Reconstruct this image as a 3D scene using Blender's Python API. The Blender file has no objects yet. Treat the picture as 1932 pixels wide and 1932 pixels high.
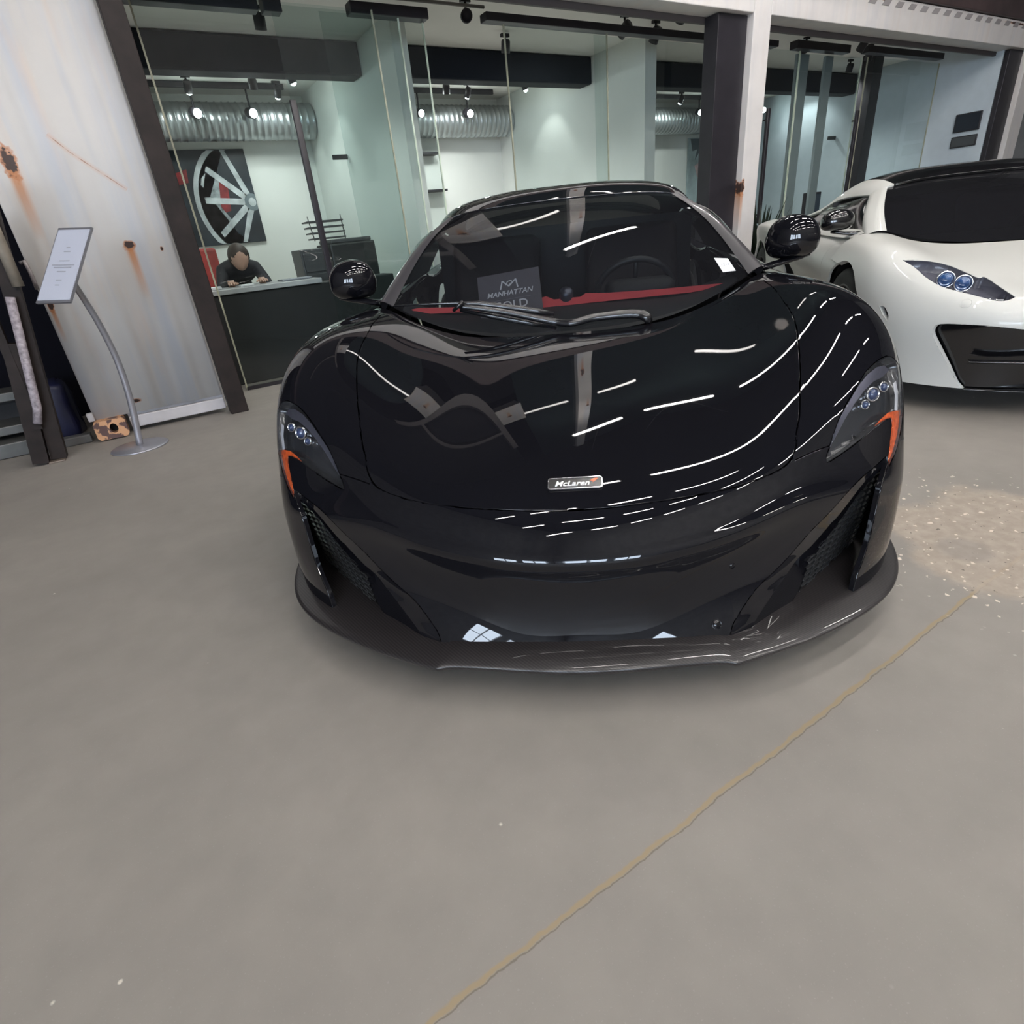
import bpy, bmesh, math, random
import numpy as np
from mathutils import Vector, Matrix, Euler
from mathutils.bvhtree import BVHTree
PI = math.pi
scene = bpy.context.scene
COL = scene.collection

# ------------------------------------------------------------------ camera
CAM_H = 1.07
cam_data = bpy.data.cameras.new('camera')
cam_data.sensor_width = 36.0
cam_data.sensor_fit = 'HORIZONTAL'
cam_data.lens = 1063.6654 / 1932.0 * 36.0
cam_data.clip_start = 0.05
cam_data.clip_end = 200
cam = bpy.data.objects.new('camera', cam_data)
COL.objects.link(cam)
# rows: world X, Y, Z expressed in the lens frame (right, down, forward)
RW = [[0.83913229, -0.31063427, 0.44650123],
      [-0.53582525, -0.33092895, 0.77677367],
      [-0.09353233, -0.8910625, -0.44413885]]
m = Matrix(((RW[0][0], -RW[0][1], -RW[0][2], 0), (RW[1][0], -RW[1][1], -RW[1][2], 0), (RW[2][0], -RW[2][1], -RW[2][2], CAM_H), (0, 0, 0, 1)))
cam.matrix_world = m
scene.camera = cam

# ------------------------------------------------------------------ exposure and world
vs = scene.view_settings
vs.view_transform = 'Standard'
vs.look = 'None'
vs.gamma = 1.0
vs.use_curve_mapping = False
vs.exposure = 0.42
world = bpy.data.worlds.new('world')
scene.world = world
world.use_nodes = True
world.node_tree.nodes['Background'].inputs[0].default_value = (0.50, 0.52, 0.56, 1)
world.node_tree.nodes['Background'].inputs[1].default_value = 0.02

# strength and layout of the hall's tube lamps and the office spot lamps (their own builders use these)
TUBE_E = 90.0
TUBE_ROWS = [(y, z, [x0 + 1.95*i for i in range(n)]) for y, z, x0, n in ((-5.6, 6.6, -5.0, 7), (-3.0, 6.3, -4.0, 7), (-.6, 5.9, -3.0, 6), (1.4, 5.6, 1.4, 4), (4.1, 6.2, 3.75, 3))]
SPOT_P = 21.0

# ------------------------------------------------------------------ materials
MATS = {}
def mat(name, color=(0.5, 0.5, 0.5), rough=0.5, metal=0.0, coat=0.0, ior=1.5, emis=None, estr=0.0,
        noise=0.0, nscale=8.0, bump=0.0, bscale=40.0, spec=None, alpha=None, trans=0.0, rvar=0.0):
    if name in MATS: return MATS[name]
    M = bpy.data.materials.new(name)
    M.use_nodes = True
    nt = M.node_tree
    b = nt.nodes['Principled BSDF']
    b.inputs['Base Color'].default_value = (*color, 1)
    b.inputs['Roughness'].default_value = rough
    b.inputs['Metallic'].default_value = metal
    b.inputs['IOR'].default_value = ior
    b.inputs['Coat Weight'].default_value = coat
    b.inputs['Coat Roughness'].default_value = 0.02
    if spec is not None: b.inputs['Specular IOR Level'].default_value = spec
    if trans: b.inputs['Transmission Weight'].default_value = trans
    if alpha is not None: b.inputs['Alpha'].default_value = alpha
    if emis:
        b.inputs['Emission Color'].default_value = (*emis, 1)
        b.inputs['Emission Strength'].default_value = estr
    tc = nt.nodes.new('ShaderNodeTexCoord')
    if noise or rvar:
        n = nt.nodes.new('ShaderNodeTexNoise'); n.inputs['Scale'].default_value = nscale; n.inputs['Detail'].default_value = 6
        nt.links.new(tc.outputs['Object'], n.inputs['Vector'])
        if noise:
            mr = nt.nodes.new('ShaderNodeMapRange'); mr.inputs[3].default_value = 1 - noise; mr.inputs[4].default_value = 1 + noise
            mr.inputs[1].default_value = 0.3; mr.inputs[2].default_value = 0.7
            nt.links.new(n.outputs['Fac'], mr.inputs[0])
            mx = nt.nodes.new('ShaderNodeVectorMath'); mx.operation = 'SCALE'; mx.inputs[0].default_value = color
            nt.links.new(mr.outputs[0], mx.inputs['Scale'])
            nt.links.new(mx.outputs[0], b.inputs['Base Color'])
        if rvar:
            mr = nt.nodes.new('ShaderNodeMapRange'); mr.inputs[3].default_value = max(0.02, rough - rvar); mr.inputs[4].default_value = min(1, rough + rvar)
            mr.inputs[1].default_value = 0.3; mr.inputs[2].default_value = 0.7
            nt.links.new(n.outputs['Fac'], mr.inputs[0]); nt.links.new(mr.outputs[0], b.inputs['Roughness'])
    if bump:
        n = nt.nodes.new('ShaderNodeTexNoise'); n.inputs['Scale'].default_value = bscale; n.inputs['Detail'].default_value = 5
        nt.links.new(tc.outputs['Object'], n.inputs['Vector'])
        bp = nt.nodes.new('ShaderNodeBump'); bp.inputs['Strength'].default_value = bump; bp.inputs['Distance'].default_value = 0.01
        nt.links.new(n.outputs['Fac'], bp.inputs['Height']); nt.links.new(bp.outputs[0], b.inputs['Normal'])
    MATS[name] = M
    return M

def glass(name, tint=(0.8, 0.9, 0.88), opac=0.06, rough=0.0, diff=(0.5, 0.6, 0.58), spec=1.5):
    """thin pane: tinted see-through plus mirror reflection plus a faint film"""
    if name in MATS: return MATS[name]
    M = bpy.data.materials.new(name); M.use_nodes = True
    nt = M.node_tree; nt.nodes.clear()
    out = nt.nodes.new('ShaderNodeOutputMaterial')
    tr = nt.nodes.new('ShaderNodeBsdfTransparent'); tr.inputs[0].default_value = (*tint, 1)
    di = nt.nodes.new('ShaderNodeBsdfDiffuse'); di.inputs[0].default_value = (*diff, 1)
    gl = nt.nodes.new('ShaderNodeBsdfGlossy'); gl.inputs['Roughness'].default_value = rough
    fr = nt.nodes.new('ShaderNodeFresnel'); fr.inputs[0].default_value = spec
    mg = nt.nodes.new('ShaderNodeNewGeometry')
    # the same Fresnel on both faces of the pane
    m1 = nt.nodes.new('ShaderNodeMixShader'); m1.inputs[0].default_value = opac
    nt.links.new(tr.outputs[0], m1.inputs[1]); nt.links.new(di.outputs[0], m1.inputs[2])
    m2 = nt.nodes.new('ShaderNodeMixShader')
    lw = nt.nodes.new('ShaderNodeLayerWeight'); lw.inputs[0].default_value = 0.5
    pw = nt.nodes.new('ShaderNodeMath'); pw.operation = 'POWER'; pw.inputs[1].default_value = 5.0
    nt.links.new(lw.outputs['Facing'], pw.inputs[0])
    f0 = ((spec - 1) / (spec + 1)) ** 2
    mr = nt.nodes.new('ShaderNodeMapRange'); mr.inputs[3].default_value = f0; mr.inputs[4].default_value = 1.0
    nt.links.new(pw.outputs[0], mr.inputs[0]); nt.links.new(mr.outputs[0], m2.inputs[0])
    nt.links.new(m1.outputs[0], m2.inputs[1]); nt.links.new(gl.outputs[0], m2.inputs[2])
    nt.links.new(m2.outputs[0], out.inputs[0])
    nt.nodes.remove(fr); nt.nodes.remove(mg)
    MATS[name] = M
    return M

DARKV = mat('dark_hole', (.004, .004, .004), rough=.9)
# ------------------------------------------------------------------ object helpers
def obj(name, bm, material=None, parent=None, smooth=False, loc=None, normals=None):
    me = bpy.data.meshes.new(name)
    bm.normal_update()
    bm.to_mesh(me); bm.free()
    mats = material if isinstance(material, (list, tuple)) else [material]
    for q in mats:
        if q: me.materials.append(q)
    if smooth:
        for p in me.polygons: p.use_smooth = True
    if normals is not None:
        me.normals_split_custom_set_from_vertices(normals)
    o = bpy.data.objects.new(name, me)
    COL.objects.link(o)
    if parent: o.parent = parent
    if loc: o.location = loc
    return o
def thing(name, label, cat, loc=(0, 0, 0), rotz=0.0, group=None):
    o = bpy.data.objects.new(name, None)
    o.empty_display_size = 0.1
    COL.objects.link(o)
    o.location = loc; o.rotation_euler = (0, 0, rotz)
    o['label'] = label; o['category'] = cat
    if group: o['group'] = group
    return o
def tag(o, label, cat, group=None, kind=None):
    o['label'] = label; o['category'] = cat
    if group: o['group'] = group
    if kind: o['kind'] = kind
    return o
def struct(name, bm, m_, parent=None, label=None, smooth=False):
    o = obj(name, bm, m_, parent, smooth)
    if not parent: o['kind'] = 'structure'
    if label: o['label'] = label
    return o
def dup(root, loc=None, rotz=None, label=None, group=None):
    r = root.copy(); COL.objects.link(r)
    if loc is not None: r.location = loc
    if rotz is not None: r.rotation_euler = (0, 0, rotz)
    if label: r['label'] = label
    if group: r['group'] = group
    for ch in list(root.children):
        c = ch.copy(); COL.objects.link(c); c.parent = r
        for g in list(ch.children):
            d = g.copy(); COL.objects.link(d); d.parent = c
    return r

def BM(): return bmesh.new()
def bx(bm, x0, x1, y0, y1, z0, z1, mi=0, M=None):
    vs_ = [bm.verts.new(Vector(c)) for c in ((x0,y0,z0),(x1,y0,z0),(x1,y1,z0),(x0,y1,z0),(x0,y0,z1),(x1,y0,z1),(x1,y1,z1),(x0,y1,z1))]
    if M:
        for v in vs_: v.co = M @ v.co
    for f in ((0,3,2,1),(4,5,6,7),(0,1,5,4),(1,2,6,5),(2,3,7,6),(3,0,4,7)):
        fc = bm.faces.new([vs_[i] for i in f]); fc.material_index = mi
    return vs_
def rbx(bm, x0, x1, y0, y1, z0, z1, r=0.01, seg=2, mi=0, M=None):
    b2 = bmesh.new(); bx(b2, x0, x1, y0, y1, z0, z1, mi)
    bmesh.ops.bevel(b2, geom=list(b2.edges), offset=r, segments=seg, affect='EDGES', profile=0.5)
    merge(bm, b2, M)
def merge(bm, b2, M=None):
    mp = {}
    for v in b2.verts:
        mp[v] = bm.verts.new((M @ v.co) if M else v.co)
    for f in b2.faces:
        try:
            n = bm.faces.new([mp[v] for v in f.verts]); n.material_index = f.material_index; n.smooth = f.smooth
        except ValueError: pass
    b2.free()
def tube(bm, pts, r, n=12, mi=0, cap=True, sx=1.0, up=None):
    """swept tube; r a number or list"""
    pts = [Vector(p) for p in pts]; rings = []
    k = len(pts)
    prev = None
    for i, p in enumerate(pts):
        t = (pts[min(i+1, k-1)] - pts[max(i-1, 0)]).normalized()
        a = prev if prev is not None else (Vector(up) if up else (Vector((0,0,1)) if abs(t.z) < 0.9 else Vector((1,0,0))))
        u = (a - t * a.dot(t)).normalized(); w = t.cross(u); prev = u
        rr = r[i] if isinstance(r, (list, tuple)) else r
        rings.append([bm.verts.new(p + u * math.cos(2*PI*j/n) * rr + w * math.sin(2*PI*j/n) * rr * sx) for j in range(n)])
    for i in range(k-1):
        for j in range(n):
            f = bm.faces.new((rings[i][j], rings[i][(j+1) % n], rings[i+1][(j+1) % n], rings[i+1][j])); f.material_index = mi; f.smooth = True
    if cap:
        f = bm.faces.new(rings[0][::-1]); f.material_index = mi
        f = bm.faces.new(rings[-1]); f.material_index = mi
def cyl(bm, c, r, h, n=24, axis='Z', r2=None, mi=0):
    c = Vector(c); r2 = r if r2 is None else r2
    def P(a, rr, t):
        x, y = math.cos(a)*rr, math.sin(a)*rr
        return c + (Vector((x, y, t)) if axis == 'Z' else Vector((x, t, y)) if axis == 'Y' else Vector((t, x, y)))
    a0 = [bm.verts.new(P(2*PI*j/n, r, 0)) for j in range(n)]; a1 = [bm.verts.new(P(2*PI*j/n, r2, h)) for j in range(n)]
    for j in range(n):
        f = bm.faces.new((a0[j], a0[(j+1) % n], a1[(j+1) % n], a1[j])); f.smooth = True; f.material_index = mi
    for q in (a0[::-1], a1): f = bm.faces.new(q); f.material_index = mi
def lathe(bm, prof, n=40, M=None, mi=0, close=False):
    """prof: list of (radius, height), turned about Z"""
    rings = []
    for r, z in prof:
        rings.append([bm.verts.new((M @ Vector((r*math.cos(2*PI*j/n), r*math.sin(2*PI*j/n), z))) if M else Vector((r*math.cos(2*PI*j/n), r*math.sin(2*PI*j/n), z))) for j in range(n)])
    rng = range(len(prof)) if close else range(len(prof)-1)
    for i in rng:
        a, b = rings[i], rings[(i+1) % len(prof)]
        for j in range(n):
            f = bm.faces.new((a[j], a[(j+1) % n], b[(j+1) % n], b[j])); f.smooth = True; f.material_index = mi
def prism(bm, poly, d, M=None, mi=0):
    """poly in local XZ plane, extruded along +Y by d"""
    a = [Vector((p[0], 0, p[1])) for p in poly]; b = [Vector((p[0], d, p[1])) for p in poly]
    if M: a = [M @ v for v in a]; b = [M @ v for v in b]
    va = [bm.verts.new(v) for v in a]; vb = [bm.verts.new(v) for v in b]
    k = len(poly)
    for i in range(k):
        f = bm.faces.new((va[i], va[(i+1) % k], vb[(i+1) % k], vb[i])); f.material_index = mi
    f = bm.faces.new(va[::-1]); f.material_index = mi
    f = bm.faces.new(vb); f.material_index = mi
# ------------------------------------------------------------------ hall lighting: rows of tube lamps under the roof
TUBE = mat('tube_glow', (0.9, 0.9, 0.9), emis=(1.0, 0.955, 0.915), estr=TUBE_E)
FIXT = mat('fixture_white', (0.5, 0.5, 0.5), rough=0.5)
def tube_lamp():
    t = thing('tube_light', 'bright white tube light', 'light')
    bm = BM(); tube(bm, [(-.60, 0, 0), (.60, 0, 0)], .032, 12); obj('lamp_tube', bm, TUBE, t, smooth=True)
    bm = BM(); rbx(bm, -.63, .63, -.04, .04, .036, .07, .006); obj('housing', bm, FIXT, t)
    bm = BM(); bx(bm, -.002, .002, -.002, .002, .06, 2.4); obj('cable', bm, FIXT, t)
    return t
_t0 = None
NTUBE = 0
for Y_, Z_, xs in TUBE_ROWS:
    for X_ in xs:
        if _t0 is None: _t0 = tube_lamp(); q = _t0
        else: q = dup(_t0)
        q.location = (X_, Y_, Z_); q['group'] = 'tube lights hung in rows above the hall'
        q['label'] = 'white tube light hung high above the hall floor'

# ------------------------------------------------------------------ hall shell
def floor_mat():
    M = mat('concrete_floor', (0.30, 0.27, 0.24), rough=0.5, spec=.35)
    nt = M.node_tree; b = nt.nodes['Principled BSDF']; N = nt.nodes; L = nt.links
    geo = N.new('ShaderNodeNewGeometry'); sep = N.new('ShaderNodeSeparateXYZ'); L.new(geo.outputs['Position'], sep.inputs[0])
    def noise(sc, det=5, rough=.55):
        n = N.new('ShaderNodeTexNoise'); n.inputs['Scale'].default_value = sc; n.inputs['Detail'].default_value = det; n.inputs['Roughness'].default_value = rough
        L.new(geo.outputs['Position'], n.inputs['Vector']); return n.outputs['Fac']
    def mapr(v, a, b_, c=0., d=1.):
        m_ = N.new('ShaderNodeMapRange'); m_.inputs[1].default_value = a; m_.inputs[2].default_value = b_; m_.inputs[3].default_value = c; m_.inputs[4].default_value = d
        L.new(v, m_.inputs[0]); return m_.outputs[0]
    def mth(op, a, b_=None):
        m_ = N.new('ShaderNodeMath'); m_.operation = op
        for i, v in enumerate((a, b_)):
            if v is None: continue
            if isinstance(v, (int, float)): m_.inputs[i].default_value = v
            else: L.new(v, m_.inputs[i])
        return m_.outputs[0]
    def mix(f, a, b_):
        m_ = N.new('ShaderNodeMix'); m_.data_type = 'RGBA'
        if isinstance(f, float): m_.inputs[0].default_value = f
        else: L.new(f, m_.inputs[0])
        for i, v in ((6, a), (7, b_)):
            if isinstance(v, tuple): m_.inputs[i].default_value = (*v, 1)
            else: L.new(v, m_.inputs[i])
        return m_.outputs[2]
    base = mix(mapr(noise(.9, 6), .32, .68), (0.235, 0.216, 0.196), (0.300, 0.275, 0.248))
    base = mix(mapr(noise(9, 7), .35, .7, 0., .35), base, (0.20, 0.186, 0.170))
    base = mix(mapr(noise(230, 2), .64, .72, 0., .25), base, (0.38, 0.35, 0.32))
    # pale flecks
    vo = N.new('ShaderNodeTexVoronoi'); vo.inputs['Scale'].default_value = 9.0; L.new(geo.outputs['Position'], vo.inputs['Vector'])
    ns = N.new('ShaderNodeTexNoise'); ns.inputs['Scale'].default_value = 60; L.new(geo.outputs['Position'], ns.inputs['Vector'])
    fl = mth('MULTIPLY', mapr(mth('ADD', vo.outputs['Distance'], mth('MULTIPLY', ns.outputs['Fac'], .02)), .055, .030), mapr(noise(3.1, 1), .47, .54))
    base = mix(fl, base, (0.62, 0.57, 0.50))
    # joint across the slab
    wob = mth('ADD', mth('MULTIPLY', noise(4, 4), .030), mth('MULTIPLY', noise(34, 3), .012))
    dj = mth('ABSOLUTE', mth('SUBTRACT', mth('ADD', sep.outputs['Y'], wob), .500))
    j1 = mapr(mth('ADD', dj, mth('MULTIPLY', noise(13, 3), .004)), .0085, .0045)
    base = mix(j1, base, (0.30, 0.235, 0.150))
    base = mix(mapr(mth('ABSOLUTE', mth('SUBTRACT', mth('ADD', sep.outputs['Y'], wob), .493)), .0020, .0006, 0., .7), base, (0.13, 0.105, 0.08))
    # rough patched area beside the car
    dx = mth('SUBTRACT', sep.outputs['X'], 2.22); dy = mth('SUBTRACT', sep.outputs['Y'], .50)
    rr = mth('SQRT', mth('ADD', mth('MULTIPLY', mth('MULTIPLY', dx, dx), 4.2), mth('MULTIPLY', mth('MULTIPLY', dy, dy), 4.0)))
    pm = mapr(mth('ADD', rr, mth('MULTIPLY', mth('SUBTRACT', noise(5, 5), .5), .9)), .86, .70)
    base = mix(mth('MULTIPLY', pm, .8), base, mix(mapr(noise(22, 5), .4, .65), (0.34, 0.285, 0.23), (0.42, 0.36, 0.30)))
    pit = mth('MULTIPLY', mapr(noise(48, 2), .67, .70), pm); base = mix(pit, base, (0.14, 0.12, 0.10))
    peb = mth('MULTIPLY', mapr(noise(39, 2, .4), .665, .69), mapr(mth('ADD', rr, 0), 1.25, 1.0)); base = mix(peb, base, (0.66, 0.58, 0.50))
    # round stain in the patch
    ex = mth('SUBTRACT', sep.outputs['X'], 2.03); ey = mth('SUBTRACT', sep.outputs['Y'], .60)
    er = mth('SQRT', mth('ADD', mth('MULTIPLY', ex, ex), mth('MULTIPLY', ey, ey)))
    base = mix(mapr(mth('ADD', er, mth('MULTIPLY', noise(9, 3), .05)), .115, .085, 0., .45), base, (0.22, 0.20, 0.185))
    L.new(base, b.inputs['Base Color'])
    L.new(mapr(noise(2.2, 5), .3, .7, .50, .66), b.inputs['Roughness'])
    bp = N.new('ShaderNodeBump'); bp.inputs['Strength'].default_value = .12; bp.inputs['Distance'].default_value = .01
    L.new(mth('ADD', mth('MULTIPLY', noise(3, 4), .8), mth('ADD', mth('MULTIPLY', noise(70, 3), .10), mth('MULTIPLY', j1, -.15))), bp.inputs['Height']); L.new(bp.outputs[0], b.inputs['Normal'])
    return M
bm = BM(); bx(bm, -7, 17, -8, 10.2, -.2, 0); struct('floor', bm, floor_mat())
HALLW = mat('hall_wall', (.26, .26, .26), rough=.8, noise=.2, nscale=2)
HALLC = mat('hall_ceiling', (.018, .018, .020), rough=.9, noise=.2, nscale=2)
bm = BM()      # left wall with two daylight windows near the back
WINY = (-7.6, -5.2); WH_ = 2.0
bx(bm, -7.2, -7, -8, 10.2, 0, .9); bx(bm, -7.2, -7, -8, 10.2, 3.4, 9.2)
bx(bm, -7.2, -7, -8, WINY[0], .9, 3.4); bx(bm, -7.2, -7, WINY[0]+WH_, WINY[1], .9, 3.4); bx(bm, -7.2, -7, WINY[1]+WH_, 10.2, .9, 3.4)
struct('wall_left', bm, HALLW)
for k, y in enumerate(WINY):
    bm = BM(); bx(bm, -7.12, -7.10, y, y+WH_, .9, 3.4); w_ = struct('window_%d' % (k+3), bm, mat('daylight_pane', (.5, .6, .8), emis=(.74, .86, 1.0), estr=14.0))
    bm = BM()
    for u in (y+.02, y+WH_/2, y+WH_-.02): bx(bm, -7.10, -7.0, u-.03, u+.03, .9, 3.4)
    for v in (.93, 2.15, 3.37): bx(bm, -7.10, -7.02, y, y+WH_, v-.03, v+.03)
    obj('window_frame', bm, mat('frame_white', (.5, .5, .5)), w_)
bm = BM(); bx(bm, 17, 17.2, -8, 10.2, 0, 9.2); struct('wall_right', bm, HALLW)
bm = BM()      # back wall with three tall daylight windows
WINX = (-6.6, -4.6); WW_ = 1.7; WZ0, WZ1 = .9, 3.4
bx(bm, -7.2, 17.2, -8.2, -8, 0, WZ0); bx(bm, -7.2, 17.2, -8.2, -8, WZ1, 9.2)
edges_ = [-7.2] + [v for x in WINX for v in (x, x+WW_)] + [17.2]
for a_, b_ in zip(edges_[::2], edges_[1::2]): bx(bm, a_, b_, -8.2, -8, WZ0, WZ1)
struct('wall_back', bm, HALLW)
for k, x in enumerate(WINX):
    bm = BM(); bx(bm, x, x+WW_, -8.12, -8.10, WZ0, WZ1); w_ = struct('window_%d' % (k+1), bm, mat('daylight_pane', (.5, .6, .8), emis=(.74, .86, 1.0), estr=14.0))
    bm = BM()
    for u in (x+.02, x+WW_/2, x+WW_-.02): bx(bm, u-.03, u+.03, -8.10, -8.0, WZ0, WZ1)
    for v in (WZ0+.03, (WZ0+WZ1)/2, WZ1-.03): bx(bm, x, x+WW_, -8.10, -8.02, v-.03, v+.03)
    obj('window_frame', bm, mat('frame_white', (.5, .5, .5)), w_)
bm = BM(); bx(bm, -7.2, 17.2, -8.2, 10.4, 9.2, 9.4); struct('ceiling', bm, HALLC)
# ------------------------------------------------------------------ offices: walls, ceiling
WALLI = mat('office_wall', (.74, .75, .72), rough=.75, noise=.03, nscale=1.5)
CEILI = mat('office_ceiling', (.78, .76, .72), rough=.85, noise=.05, nscale=1.2)
BEAMM = mat('beam_dark', (.012, .015, .022), rough=.7, spec=.2)
bm = BM(); bx(bm, -.2, 17, 9.8, 10.0, 0, 3.15); struct('wall_front', bm, WALLI)
bm = BM(); bx(bm, .36, 12.9, 5.2, 9.8, 3.06, 3.10); struct('trim_1', bm, CEILI)['label'] = 'pale office ceiling'
for nm, x0, x1, y0 in (('wall_partition', 2.90, 3.06, 6.42), ('wall_partition.001', 6.17, 6.36, 6.32), ('wall_side', 12.50, 12.66, 5.05)):
    bm = BM(); bx(bm, x0, x1, y0, 9.8, 0, 3.06); struct(nm.split('.')[0], bm, mat('partition_blue', (.50, .57, .62), rough=.7, noise=.03) if x0 > 12 else WALLI)
bm = BM(); bx(bm, .30, .44, 5.2, 9.8, 0, 3.06); struct('wall_end', bm, WALLI)
for k, (x0, x1) in enumerate(((.44, 2.90), (3.06, 6.17), (6.36, 12.50))):
    bm = BM(); rbx(bm, x0+.005, x1-.005, 7.32, 7.58, 2.75, 3.055, .02); o = struct('trim_%d' % (k+2), bm, BEAMM); o['label'] = 'dark boxed beam across the office ceiling'
# ------------------------------------------------------------------ container shell of the shop front
def rust_mat(name, spots, line=None, base=(.53, .51, .485), streaks=1.0):
    """weathered white paint with blue and peach streaks; spots: (x, z, rx, rz, drip length)"""
    M = mat(name, base, rough=.55)
    nt = M.node_tree; b = nt.nodes['Principled BSDF']; N = nt.nodes; L = nt.links
    geo = N.new('ShaderNodeNewGeometry'); sep = N.new('ShaderNodeSeparateXYZ'); L.new(geo.outputs['Position'], sep.inputs[0])
    def mth(op, a, b_=None, c=None):
        m_ = N.new('ShaderNodeMath'); m_.operation = op
        for i, v in enumerate((a, b_, c)):
            if v is None: continue
            if isinstance(v, (int, float)): m_.inputs[i].default_value = v
            else: L.new(v, m_.inputs[i])
        return m_.outputs[0]
    def mapr(v, a, b_, c=0., d=1.):
        m_ = N.new('ShaderNodeMapRange'); m_.inputs[1].default_value = a; m_.inputs[2].default_value = b_; m_.inputs[3].default_value = c; m_.inputs[4].default_value = d
        L.new(v, m_.inputs[0]); return m_.outputs[0]
    def noise(sc, scv=(1, 1, 1), det=4):
        mp = N.new('ShaderNodeMapping'); mp.inputs['Scale'].default_value = scv; L.new(geo.outputs['Position'], mp.inputs[0])
        n = N.new('ShaderNodeTexNoise'); n.inputs['Scale'].default_value = sc; n.inputs['Detail'].default_value = det; L.new(mp.outputs[0], n.inputs['Vector']); return n.outputs['Fac']
    def mix(f, a, b_):
        m_ = N.new('ShaderNodeMix'); m_.data_type = 'RGBA'
        if isinstance(f, float): m_.inputs[0].default_value = f
        else: L.new(f, m_.inputs[0])
        for i, v in ((6, a), (7, b_)):
            if isinstance(v, tuple): m_.inputs[i].default_value = (*v, 1)
            else: L.new(v, m_.inputs[i])
        return m_.outputs[2]
    col = mix(mapr(noise(1, (7, 7, .5)), .50, .66, 0., .42*streaks), base, (.36, .42, .52))
    col = mix(mapr(noise(1.3, (6, 6, .8), 3), .55, .72, 0., .5*streaks), col, (.58, .45, .36))
    col = mix(mapr(noise(3, (1, 1, 1)), .45, .75, 0., .25), col, (.42, .41, .42))
    n1 = noise(26, (1, 1, 1), 5); n2 = noise(9, (1, 1, .25), 4)
    for (cx, cz, rx, rz, dl) in spots:
        dx = mth('DIVIDE', mth('SUBTRACT', sep.outputs['X'], cx), rx); dz = mth('DIVIDE', mth('SUBTRACT', sep.outputs['Z'], cz), rz)
        d = mth('SQRT', mth('ADD', mth('MULTIPLY', dx, dx), mth('MULTIPLY', dz, dz)))
        d = mth('ADD', d, mth('MULTIPLY', mth('SUBTRACT', n1, .5), 2.2))
        if dl:
            # rust run below the hole
            below = mapr(mth('SUBTRACT', cz, sep.outputs['Z']), 0., dl, 1., 0.)
            gate = mth('GREATER_THAN', mth('SUBTRACT', cz, sep.outputs['Z']), -rz*.3)
            wd = mapr(mth('ABSOLUTE', mth('ADD', dx, mth('MULTIPLY', mth('SUBTRACT', n2, .5), .6))), 1.1, .35)
            col = mix(mth('MULTIPLY', mth('MULTIPLY', mth('POWER', mth('MAXIMUM', below, 0.), .8), gate), wd), col, (.48, .20, .075))
        col = mix(mapr(d, 1.35, 1.0, 0., .85), col, (.42, .17, .07))
        col = mix(mapr(d, .95, .80), col, (.045, .026, .022))
    if line:
        for (a, c_) in zip(line, line[1:]):
            ax_, az_ = a; bx_, bz_ = c_; ln = math.hypot(bx_-ax_, bz_-az_); ux, uz = (bx_-ax_)/ln, (bz_-az_)/ln
            px = mth('SUBTRACT', sep.outputs['X'], ax_); pz = mth('SUBTRACT', sep.outputs['Z'], az_)
            t = mth('ADD', mth('MULTIPLY', px, ux), mth('MULTIPLY', pz, uz)); e = mth('ABSOLUTE', mth('SUBTRACT', mth('MULTIPLY', px, uz), mth('MULTIPLY', pz, ux)))
            g = mth('MULTIPLY', mth('GREATER_THAN', t, 0.), mth('LESS_THAN', t, ln))
            col = mix(mth('MULTIPLY', g, mapr(mth('ADD', e, mth('MULTIPLY', n1, .010)), .0075, .0055)), col, (.13, .085, .07))
            col = mix(mth('MULTIPLY', g, mapr(e, .02, .004, 0., .35)), col, (.55, .30, .18))
    L.new(col, b.inputs['Base Color'])
    return M
RUSTW = rust_mat('container_rusty_white', [(-.37, 1.72, .035, .075, .42), (.088, 1.225, .030, .028, .34), (.275, 1.19, .008, .012, 0), (-.21, .225, .022, .014, .0), (-.47, .93, .015, .05, .25)],
                 [(-.13, 1.86), (-.05, 1.77), (.08, 1.65), (.19, 1.55)])
WHT = rust_mat('container_white', [(6.335, 1.27, .03, .07, .45), (8.7, 3.13, .05, .01, 0), (12.3, 3.12, .3, .012, 0)], base=(.70, .67, .65), streaks=.35)
STEEL = mat('brown_steel', (.019, .0135, .012), rough=.6, spec=.25, noise=.35, nscale=9)
STEELB = mat('black_steel', (.018, .016, .021), rough=.45, noise=.2, nscale=6)
# corrugated panel on the left
def corrugated(x0, x1, y0, z0, z1, amp=.02, pitch=.30, thick=.04):
    bm = BM(); xs = []; n = int((x1-x0)/pitch*24)
    for i in range(n+1):
        x = x0+(x1-x0)*i/n; ph = ((x-x0)/pitch) % 1
        s_ = lambda t: t*t*(3-2*t)
        v = 0 if ph < .3 else s_((ph-.3)/.2) if ph < .5 else 1 if ph < .8 else 1-s_((ph-.8)/.2)
        xs.append((x, y0+amp*v))
    F = [[bm.verts.new((x, y, z)) for x, y in xs] for z in (z0, z1)]; B = [[bm.verts.new((x, y0+amp+thick, z)) for x, y in xs] for z in (z0, z1)]
    for i in range(n):
        for q in ((F[0][i], F[0][i+1], F[1][i+1], F[1][i]), (B[0][i+1], B[0][i], B[1][i], B[1][i+1]), (F[1][i], F[1][i+1], B[1][i+1], B[1][i]), (F[0][i+1], F[0][i], B[0][i], B[0][i+1])):
            bm.faces.new(q)
    bm.faces.new((F[0][0], F[1][0], B[1][0], B[0][0])); bm.faces.new((F[0][n], B[0][n], B[1][n], F[1][n]))
    for f in bm.faces: f.smooth = True
    return bm
cw = thing('container_wall', 'weathered white container side panel with rust holes and streaks, left of the brown post', 'container', (-.08, 5.0, 0))
def rel(bm, o):
    for v in bm.verts: v.co -= Vector(o.location)
    return bm
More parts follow.
